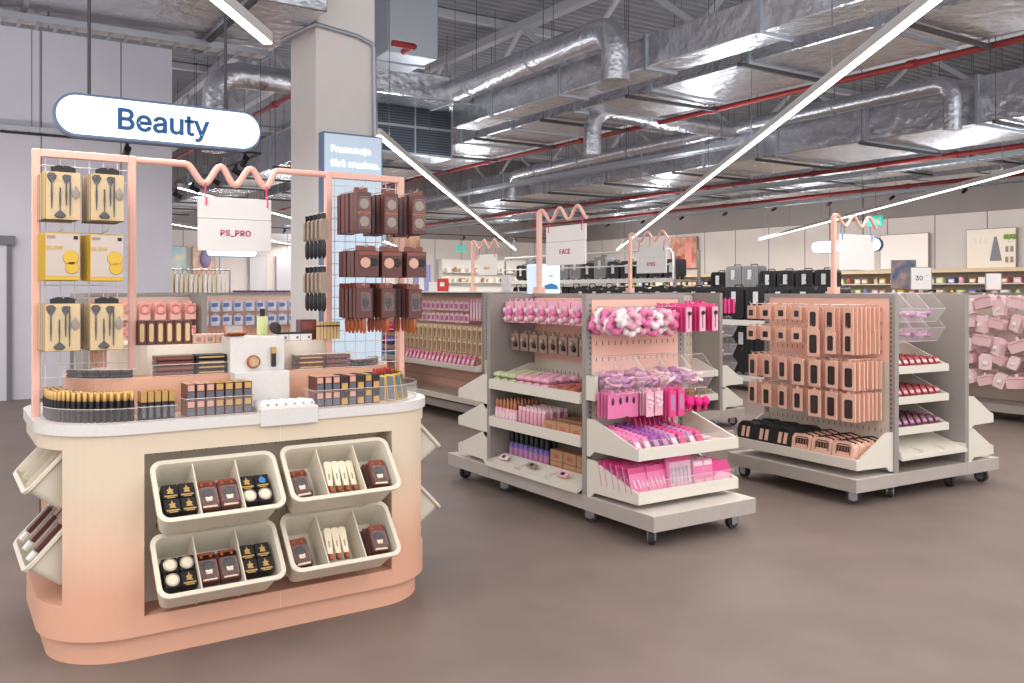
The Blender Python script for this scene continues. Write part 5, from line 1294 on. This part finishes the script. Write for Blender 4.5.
for x in (9.0, 9.45):
    for y in (9.9, 14.1): c = MB(); c.box(x-.02, x+.02, y-.02, y+.02, 0, 1.02, m_grey); part('leg', c, o)
# ================================================================= GOODS ON THE UNITS BEHIND
m_blw = mat('blue_white_pack', (206, 210, 226), 0.45); m_navy = mat('navy_print', (104, 122, 184), 0.5); m_coral = mat('coral', (232, 150, 140), 0.6); m_beige = mat('beige_brush', (214, 194, 162), 0.5)
K_W = card_kind('wipes_pack', 'pack', .10, .115, .02, m_blw, [('print', MB().box(-.045, .02, -.0112, -.010, -.075, -.03, m_navy)), ('round_print', MB().lathe([(.02, 0), (.02, .001)], m_bwhite, 10, T(.02, -.0112, -.09) @ RX(90)))])
F = GDM @ T(0, .35, 0)
for z, rn in ((1.345, 'upper'), (1.185, 'lower')):
    for c_ in range(17):
        for i in range(2): K_W.put(F @ T(.10+c_*.128, -.16+i*.06, z), f'blue and white pack, {ORD[i]} from the front, {ORD[c_]} peg, {rn} row behind the island', f'blue and white packs {rn} row', plain=(i > 0))
        peg(GD, F, .10+c_*.128, z+.006, .18)
b = MB(); b.tube([(math.cos(t*PI/6)*.035, -.012, -.05+math.sin(t*PI/6)*.035) for t in range(12)], .012, m_coral, 6, closed=True)
K_CR = card_kind('hair_band_card', 'hair accessory', .085, .13, .02, mat('coral_card', (240, 184, 172), .5), [('hair_band', b)])
F = GEM @ T(0, .35, 0)
for z, rn in ((1.36, 'upper'), (1.18, 'lower')):
    for c_ in range(7):
        for i in range(3): K_CR.put(F @ T(.08+c_*.115, -.26+i*.08, z), f'coral hair band card, {ORD[i]} from the front, {ORD[c_]} peg, {rn} row', f'coral hair bands {rn} row', plain=(i > 0))
F = GDM @ GDFL
for c_ in range(5):
    for i in range(3): K_CR.put(F @ T(.12+c_*.13, -.24+i*.07, 1.33), f'coral card, {ORD[i]} from the front, {ORD[c_]} peg, left end behind the island', 'coral cards on the unit end', plain=(i > 0))
# far beige brush unit
F = GCM @ T(0, .40, 0)
K_TN = card_kind('wooden_brush_pack', 'brush pack', .075, .14, .03, m_beige, [('brush', MB().lathe([(.008, 0), (.012, .05), (.02, .07), (.018, .1)], m_tan, 8, T(0, -.02, -.135)))])
K_PL = card_kind('slim_pink_pack', 'pack', .05, .24, .012, m_soft, [('print', MB().box(-.012, .012, -.0072, -.006, -.22, -.04, m_bwhite))])
K_SM = card_kind('small_purple_pack', 'pack', .09, .10, .012, m_pale, [('print', MB().box(-.032, .032, -.0072, -.006, -.085, -.03, m_violet2 := mat('orchid_print', (184, 96, 150), .5)))])
for c_ in range(19):
    x = 1.6+c_*.115
    for z, rn in ((1.05, 'first'), (.90, 'second'), (.75, 'third')):
        for i in range(3): K_TN.put(F @ T(x, -.34+i*.10, z+.0), f'beige brush pack, {ORD[i]} from the front, {ORD[c_]} peg, {rn} beige row', f'beige brush packs {rn} row', plain=(i > 0))
for c_ in range(11):
    for z, rn in ((1.33, 'upper'), (1.19, 'lower')): K_SM.put(F @ T(2.0+c_*.115, -.22, z), f'pale pack with orchid print, {ORD[c_]} along the {rn} row of the far brush unit', f'orchid packs {rn} row')
for c_ in range(8): K_PL.put(F @ T(3.22+c_*.065, -.20, 1.36), f'long slim pink pack, {ORD[c_]} along the top of the far brush unit', 'long slim pink packs')
for c_ in range(20):
    for r_ in range(2): K_S1.put(F @ T(1.7+c_*.10, -.42+r_*.12, .58+.05) @ RX(-20) @ Matrix.Scale(1.3, 4), f'pink sachet on the shelf of the far brush unit, {ORD[c_]} column, {ORD[r_]} row', 'pink sachets on the far brush unit')
m_teal = mat('teal', (60, 130, 140), .6)
for i in range(5):
    for j in range(4):
        b = MB(); b.ball((0, 0, 0), .065, (m_purple, m_teal, m_mag)[(i+j) % 3], 10, bump=.12)
        thing('bath_puff', f"{('purple', 'teal', 'magenta')[(i+j) % 3]} bath puff, {ORD[i]} along the {ORD[j]} row from the top, far brush unit", 'bath puff', GCM @ T(.75+i*.17, .05, 1.15-j*.17), 'bath puffs on the far brush unit', b)
# unit between the pink and peach ones: right end
for i in range(3):
    hex_bin(f'small clear bin on the right end of the unit behind, {ORD[i]} from the top', GBM @ GBFR @ T(.08, -.02, .98-i*.20), .30, 'clear bins on the unit behind')
    for j in range(5): K_T2.put(GBM @ GBFR @ T(.13+j*.05, -.12, 1.01-i*.20) @ RX(30*j), f'pink hair tie, {ORD[j]} in the {ORD[i]} small clear bin of the unit behind', 'hair ties on the unit behind')
put_stacks(GB, GBM @ GBFR, card_kind('bow_pack', 'hair accessory', .12, .15, .03, m_hot, [('ruffles', MB().ball((0, -.02, -.09), .04, m_hotf, 10, bump=.2))]), (.10, .26), 1.37, 3, .07, .24, 'hot pink bow pack', 'right end of the unit behind')
for c_ in range(5):
    for i in range(4): K_PK.put(GBM @ T(.12+c_*.17, .14+i*.04, 1.34), f'hot pink comb card, {ORD[i]} from the front, {ORD[c_]} peg, unit behind', 'comb cards on the unit behind', plain=(i > 0))
# ================================================================= RIGHT-HAND BACKGROUND
GFM = T(9.95, 6.6, 0) @ RZ(-90)
GF, GFFL, GFFR = gondola('shelving unit at the right edge crowded with pale pink pouches', GFM, 2.6, .9, P=.35)
pegboard(GF, .03, 2.57, .42, .2, 1.38, m_peg, slots=False)
m_pouch = mat('pale_pink_pouch', (222, 184, 186), .55); m_pouch2 = mat('clear_pink_film', (236, 206, 208), .25)
k = Kind('cosmetic_pouch', 'pouch'); b = MB(); b.prism([(-.11, -.15), (.11, -.15), (.12, -.05), (.09, -.01), (-.09, -.01), (-.12, -.05)], -.05, .05, m_pouch, RX(90)); k.own(b); b = MB(); b.tube([(-.1, -.052, -.04), (0, -.056, -.03), (.1, -.052, -.04)], .006, m_rose, 6); k.add('zip_edge', b); b = MB(); b.box(-.015, .015, -.002, .002, -.02, .02, m_bwhite); k.add('hang_tab', b); K_PO = k
k = Kind('cosmetic_pouch', 'pouch'); b = MB(); b.prism([(-.07, -.2), (.07, -.2), (.08, -.05), (.05, 0), (-.05, 0), (-.08, -.05)], -.04, .04, m_pouch2, RX(90)); k.own(b); b = MB(); b.ball((0, -.03, -.12), .035, m_bwhite, 8, bump=.2); k.add('contents', b); K_PO2 = k
for j, z in enumerate((1.38, 1.16, .96, .76, .56)):
    for c_ in range(13):
        x = .15+c_*.19; peg_hook(GF, x, z+.012, .68, I4, .42); kd, cn = ((K_PO, 'pale pink zipped pouch'), (K_PO2, 'clear pink bag'))[(c_+j) % 2]
        for i in range(2): kd.put(GFM @ T(x+random.uniform(-.03, .03), -.22+i*.22, z+random.uniform(-.03, .03)) @ RZ(random.uniform(-35, 35)) @ RY(random.uniform(-22, 22)) @ Matrix.Scale(random.uniform(.7, .95), 4), f'{cn}, {ORD[c_]} along the {ORD[j]} row, {ORD[i]} from the front, right edge unit', 'pouches on the right edge unit')
# wall shelving and pictures at the right-hand wall (goods shrink to a few pixels)
o = thing('wall_shelving', 'long beige-topped shelving of small goods along the right-hand wall', 'shelving unit')
b = MB(); b.box(23.35, 23.93, 9.0, 28.5, 0, .12, m_grey); b.box(23.88, 23.93, 9, 28.5, .12, 2.0, m_peg); part('back_panel', b, o)
for z in (.55, .95, 1.32, 1.66): b = MB(); b.box(23.3, 23.88, 9, 28.5, z-.03, z, m_cream); part('shelf', b, o)
b = MB(); b.box(23.25, 23.9, 9, 28.5, 1.96, 2.06, m_beige); part('top_fascia', b, o)
pal = [('ivory', m_ivory), ('white', m_bwhite), ('yellow', m_yellow), ('green', m_green), ('terracotta', m_terr), ('blue', m_navy), ('pink', m_soft), ('dark', m_dark), ('kraft', m_tan)]
gk = {}
for nm, m in pal:
    k = Kind('goods_box', 'goods box'); b = MB(); b.bbox(-.10, .10, -.08, .08, 0, .16, m, .01); b.box(-.07, .07, -.081, -.08, .03, .11, m_bwhite); k.own(b); gk[nm] = k
    k = Kind('goods_jar', 'jar'); b = MB(); b.lathe([(.06, 0), (.07, .02), (.07, .14), (.05, .16), (.05, .19)], m, 8); k.own(b); gk[nm+'j'] = k
for j, z in enumerate((1.32, 1.66)):
    for c_ in range(64):
        y = 9.3+c_*.295; nm = pal[(c_*7+j*3+(c_//3)) % 9][0]; jar = (c_+j) % 3 == 0
        gk[nm+('j' if jar else '')].put(T(23.48+.08*(c_ % 2), y, z) @ RZ(-90), f"{nm} {'jar' if jar else 'box'}, {ORD[c_]} from the right on the {('lower', 'upper')[j]} right-hand wall shelf", f"{nm} {'jars' if jar else 'boxes'} on the {('lower', 'upper')[j]} wall shelf")
def picture(label, M, w_, h_, m, feats=()):
    b = MB(); b.bbox(-w_/2, w_/2, -.05, 0, 0, h_, m_grey, .005); b.box(-w_/2+.02, w_/2-.02, -.052, -.05, .02, h_-.02, m); o = thing('wall_picture', label, 'picture', M, mb=b)
    for nm, mb in feats: part(nm, mb, o)
    return o
m_pic = mat('picture_white', (236, 228, 226), .6, emit=.12)
WR = lambda y, z: T(23.92, y, z) @ RZ(-90)
picture('large blank off-white panel high on the right-hand wall', WR(15.4, 2.08), 1.55, 1.05, m_pic)
f1 = MB(); f1.prism([(-.02, .2), (.30, .2), (.22, .6), (.16, .85), (.10, .85), (.05, .6)], .052, .06, mat('grey_dress', (128, 130, 140), .7), RX(90))
f2 = MB(); [f2.ball((.42+.1*i, -.06, .83), .07, mat('leaf_green', (130, 160, 70), .7), 8, bump=.2) for i in range(3)]; 
for i in range(2): f2.box(.42+.12*i, .48+.12*i, -.08, -.05, .68, .78, m_bwhite)
f3 = MB(); [f3.box(-.5+.14*i, -.41+.14*i, -.07, -.05, .68, .84, m_bwhite) for i in range(3)]
f4 = MB(); [f4.box(.40+.13*i, .47+.13*i, -.07, -.05, .15+.28*k, .30+.28*k, m_taupe) for i in range(2) for k in range(2)]
picture('wall panel with a grey apron, cups and a green plant at the right', WR(12.85, 2.06), 1.35, 1.08, mat('picture_cream', (228, 220, 208), .6, emit=.08), (('apron', f1), ('plant', f2), ('cups', f3), ('bottles', f4)))
f5 = MB(); [f5.box(-.45+.3*i, -.30+.3*i, -.08, -.05, .18+.25*(i % 3), .3+.25*(i % 3), (m_tan, m_beige, m_dark)[i % 3]) for i in range(4)]
picture('small goods panel partly behind the pill-shaped sign', WR(17.4, 2.08), 1.2, .8, mat('picture_cream', (228, 220, 208), .6), (('goods', f5),))
f6 = MB(); f6.ball((-.25, -.06, .35), .16, m_terr, 10); f6.box(.1, .45, -.06, -.05, .1, .9, m_coral)
picture('warm red fashion picture near the far right corner', WR(24.5, 2.3), 1.4, 1.2, mat('picture_warm', (220, 170, 150), .6, rgb2=(180, 90, 70), nscale=3), (('figure', f6),))
picture('dark and blue portrait standing above the shelves behind the board', T(17.5, 11.3, 1.5) @ RZ(-50), .5, .62, mat('picture_dark', (60, 90, 130), .5, rgb2=(170, 140, 130), nscale=5))
# low goods tables filling the floor towards the right
for i, (x, y, lb) in enumerate(((13.6, 8.0, 'behind the peach unit'), (16.6, 10.4, 'halfway to the right-hand wall'), (13.4, 5.2, 'beyond the right edge unit'), (18.5, 14.2, 'farthest from the camera'))):
    o = thing('bargain_table', f'low grey table of mixed small goods {lb}', 'table', T(x, y, 0) @ RZ(-90))
    b = MB(); b.bbox(-1.2, 1.2, -.45, .45, 1.14, 1.20, m_grey, .004); b.box(-1.15, 1.15, -.4, .4, 0, 1.14, m_plat); part('top', b, o)
    for c_ in range(14):
        nm = pal[(c_*5+i*2) % 9][0]; jar = c_ % 2
        gk[nm+('j' if jar else '')].put(T(x-.28+.2*(c_ % 3), y-1.05+c_*.16, 1.201) @ RZ(-90), f"{nm} {'jar' if jar else 'box'}, {ORD[c_]} along the goods table {lb}", f'goods on the table {lb}')
# ================================================================= FAR LEFT BACKGROUND
m_pl = mat('picture_sky', (120, 190, 224), .5, rgb2=(226, 210, 180), nscale=2.5); m_skin = mat('picture_peach', (226, 190, 170), .5, rgb2=(196, 150, 140), nscale=3)
def bwall(x, z): return T(x, 30.90, z)
picture('sky blue beach picture on the back wall behind the island board', bwall(6.95, 2.0), .50, .95, m_pl)
f7 = MB(); f7.ball((.05, -.06, .55), .2, mat('lavender', (150, 140, 180), .6), 10, sz=1.6)
picture('pale picture with a lavender sleeve on the back wall behind the island board', bwall(7.75, 2.0), .75, .95, m_skin, (('sleeve', f7),))
picture('blue holiday picture on the back wall left of the far sign post', bwall(14.15, 2.35), .75, 1.35, m_pl)
picture('warm picture of a dark-haired person in pink on the back wall', bwall(15.3, 2.35), 1.35, 1.35, mat('picture_skin', (222, 176, 150), .5, rgb2=(150, 84, 66), nscale=2.2))
for i in range(3):
    picture(f"tall grey framed panel on the back wall, {ORD[i]} from the column", bwall(9.6+i*.95, 1.4), .60, 1.3, mat('picture_grey', (186, 184, 190), .6))
# white shelving with lit goods on the back wall
o = thing('wall_shelving', 'white lit shelving with pale goods at the back wall right of the exit sign', 'shelving unit')
b = MB(); b.box(16.8, 21.5, 30.6, 30.9, 0, 2.7, m_white); part('back_panel', b, o)
for z in (1.4, 1.8, 2.2): b = MB(); b.box(16.8, 21.5, 30.3, 30.6, z-.03, z, m_white); part('shelf', b, o)
for j, z in enumerate((1.8, 2.2)):
    for c_ in range(14):
        nm = ('ivory', 'white', 'kraft')[(c_+j) % 3]; gk[nm+('j' if c_ % 2 else '')].put(T(17.0+c_*.32, 30.45, z), f"{nm} {'jar' if c_ % 2 else 'box'}, {ORD[c_]} from the left on the {('lower', 'upper')[j]} back wall shelf", f'{nm} goods on the back wall shelving {j}')
# clothes rail
o = thing('clothes_rail', 'chrome clothes rail behind the island board', 'clothes rail')
for x in (3.55, 4.75): b = MB(); b.cyl((x, 17, 0), (x, 17, 1.85), .018, m_chrome, 8); b.box(x-.02, x+.02, 16.75, 17.25, 0, .03, m_chrome); part('post', b, o)
b = MB(); b.cyl((3.55, 17, 1.85), (4.75, 17, 1.85), .018, m_chrome, 8); part('rail', b, o)
for i in range(13):
    b = MB(); m = (m_ivory, m_beige, m_bwhite)[i % 3]
    b.prism([(-.16, -.08), (.16, -.08), (.19, -.75), (.03, -.78), (.0, -.35), (-.03, -.78), (-.19, -.75)], -.015, .015, m, RX(90))
    b.tube([(-.15, 0, -.08), (0, 0, -.03), (0, 0, .0), (.015, 0, .02)], .005, m_black, 5)
    thing('hanging_trousers', f"{('ivory', 'beige', 'white')[i % 3]} trousers on the clothes rail, {ORD[i]} from the left", 'trousers', T(3.64+i*.085, 17, 1.84) @ RZ(72), 'trousers on the clothes rail', b)
# goods on top of the blue and white unit
k = Kind('purple_box', 'box'); b = MB(); b.bbox(-.05, .05, -.05, .05, 0, .12, mat('aubergine', (112, 56, 128), .4), .003); b.box(-.035, .035, -.051, -.05, .03, .085, m_pale); k.own(b)
b = MB(); b.bbox(3.95, 5.9, 14.0, 14.6, 1.30, 1.34, m_grey, .004); o = thing('display_table', 'grey table with purple boxes beyond the blue and white unit', 'table', mb=b)
for x in (4.0, 5.85): c = MB(); c.box(x-.03, x+.03, 14.05, 14.55, 0, 1.30, m_grey); part('leg', c, o)
for i in range(8): k.put(T(4.05+i*.115, 14.12, 1.34), f'purple box with a pale label, {ORD[i]} from the left on the table beyond', 'purple boxes on the table beyond')
for i in range(9):
    nm = ('white', 'dark', 'darkj', 'green', 'yellow', 'darkj', 'dark', 'ivoryj', 'dark')[i]
    gk[nm].put(T(4.98+i*.10, 14.15, 1.34) @ Matrix.Scale(.6, 4), f"small {nm.replace('j', '')} item on the table beyond, {ORD[i]} after the purple boxes", 'small items on the table beyond')
b = MB(); b.lathe([(.05, 0), (.045, .10), (.035, .14), (.06, .20), (.085, .28), (.075, .36), (.03, .40)], mat('mannequin_skin', (176, 132, 112), .5), 16)
o = thing('mannequin_head', 'brown mannequin head on the table beyond the blue and white unit', 'mannequin head', T(5.12, 14.4, 1.34), mb=b)
b = MB(); b.ball((0, -.075, .27), .012, mat('mannequin_skin', (176, 132, 112), .5), 6); part('nose', b, o)
# goods on top of the far brush unit
for i, (y, z1, lb, m, w_) in enumerate(((9.9, 1.78, 'standing lilac card with a dark-haired model in white', mat('lilac_card', (150, 150, 200), .5), .24), (9.35, 1.60, 'red square price card', m_redp, .14), (9.55, 1.56, 'white block card', m_bwhite, .16), (7.95, 1.62, 'slim white box', m_bwhite, .10))):
    b = MB(); b.bbox(-w_/2, w_/2, -.02, .02, 0, z1-1.446, m, .003)
    o = thing('standing_card', lb+' on top of the far brush unit', 'card', T(5.15, y, 1.446) @ RZ(-60), mb=b)
    if i == 0: c = MB(); c.prism([(-.04, .02), (.05, .02), (.04, .15), (.02, .2), (-.02, .2), (-.03, .15)], .02, .022, m_bwhite, RX(90)); c.lathe([(.025, 0), (.025, .002)], m_dark, 10, T(0, -.021, .235) @ RX(90)); part('print', c, o)
    if i == 1: c = MB(); c.box(-.03, .03, -.022, -.02, .06, .11, m_bwhite); part('print', c, o)
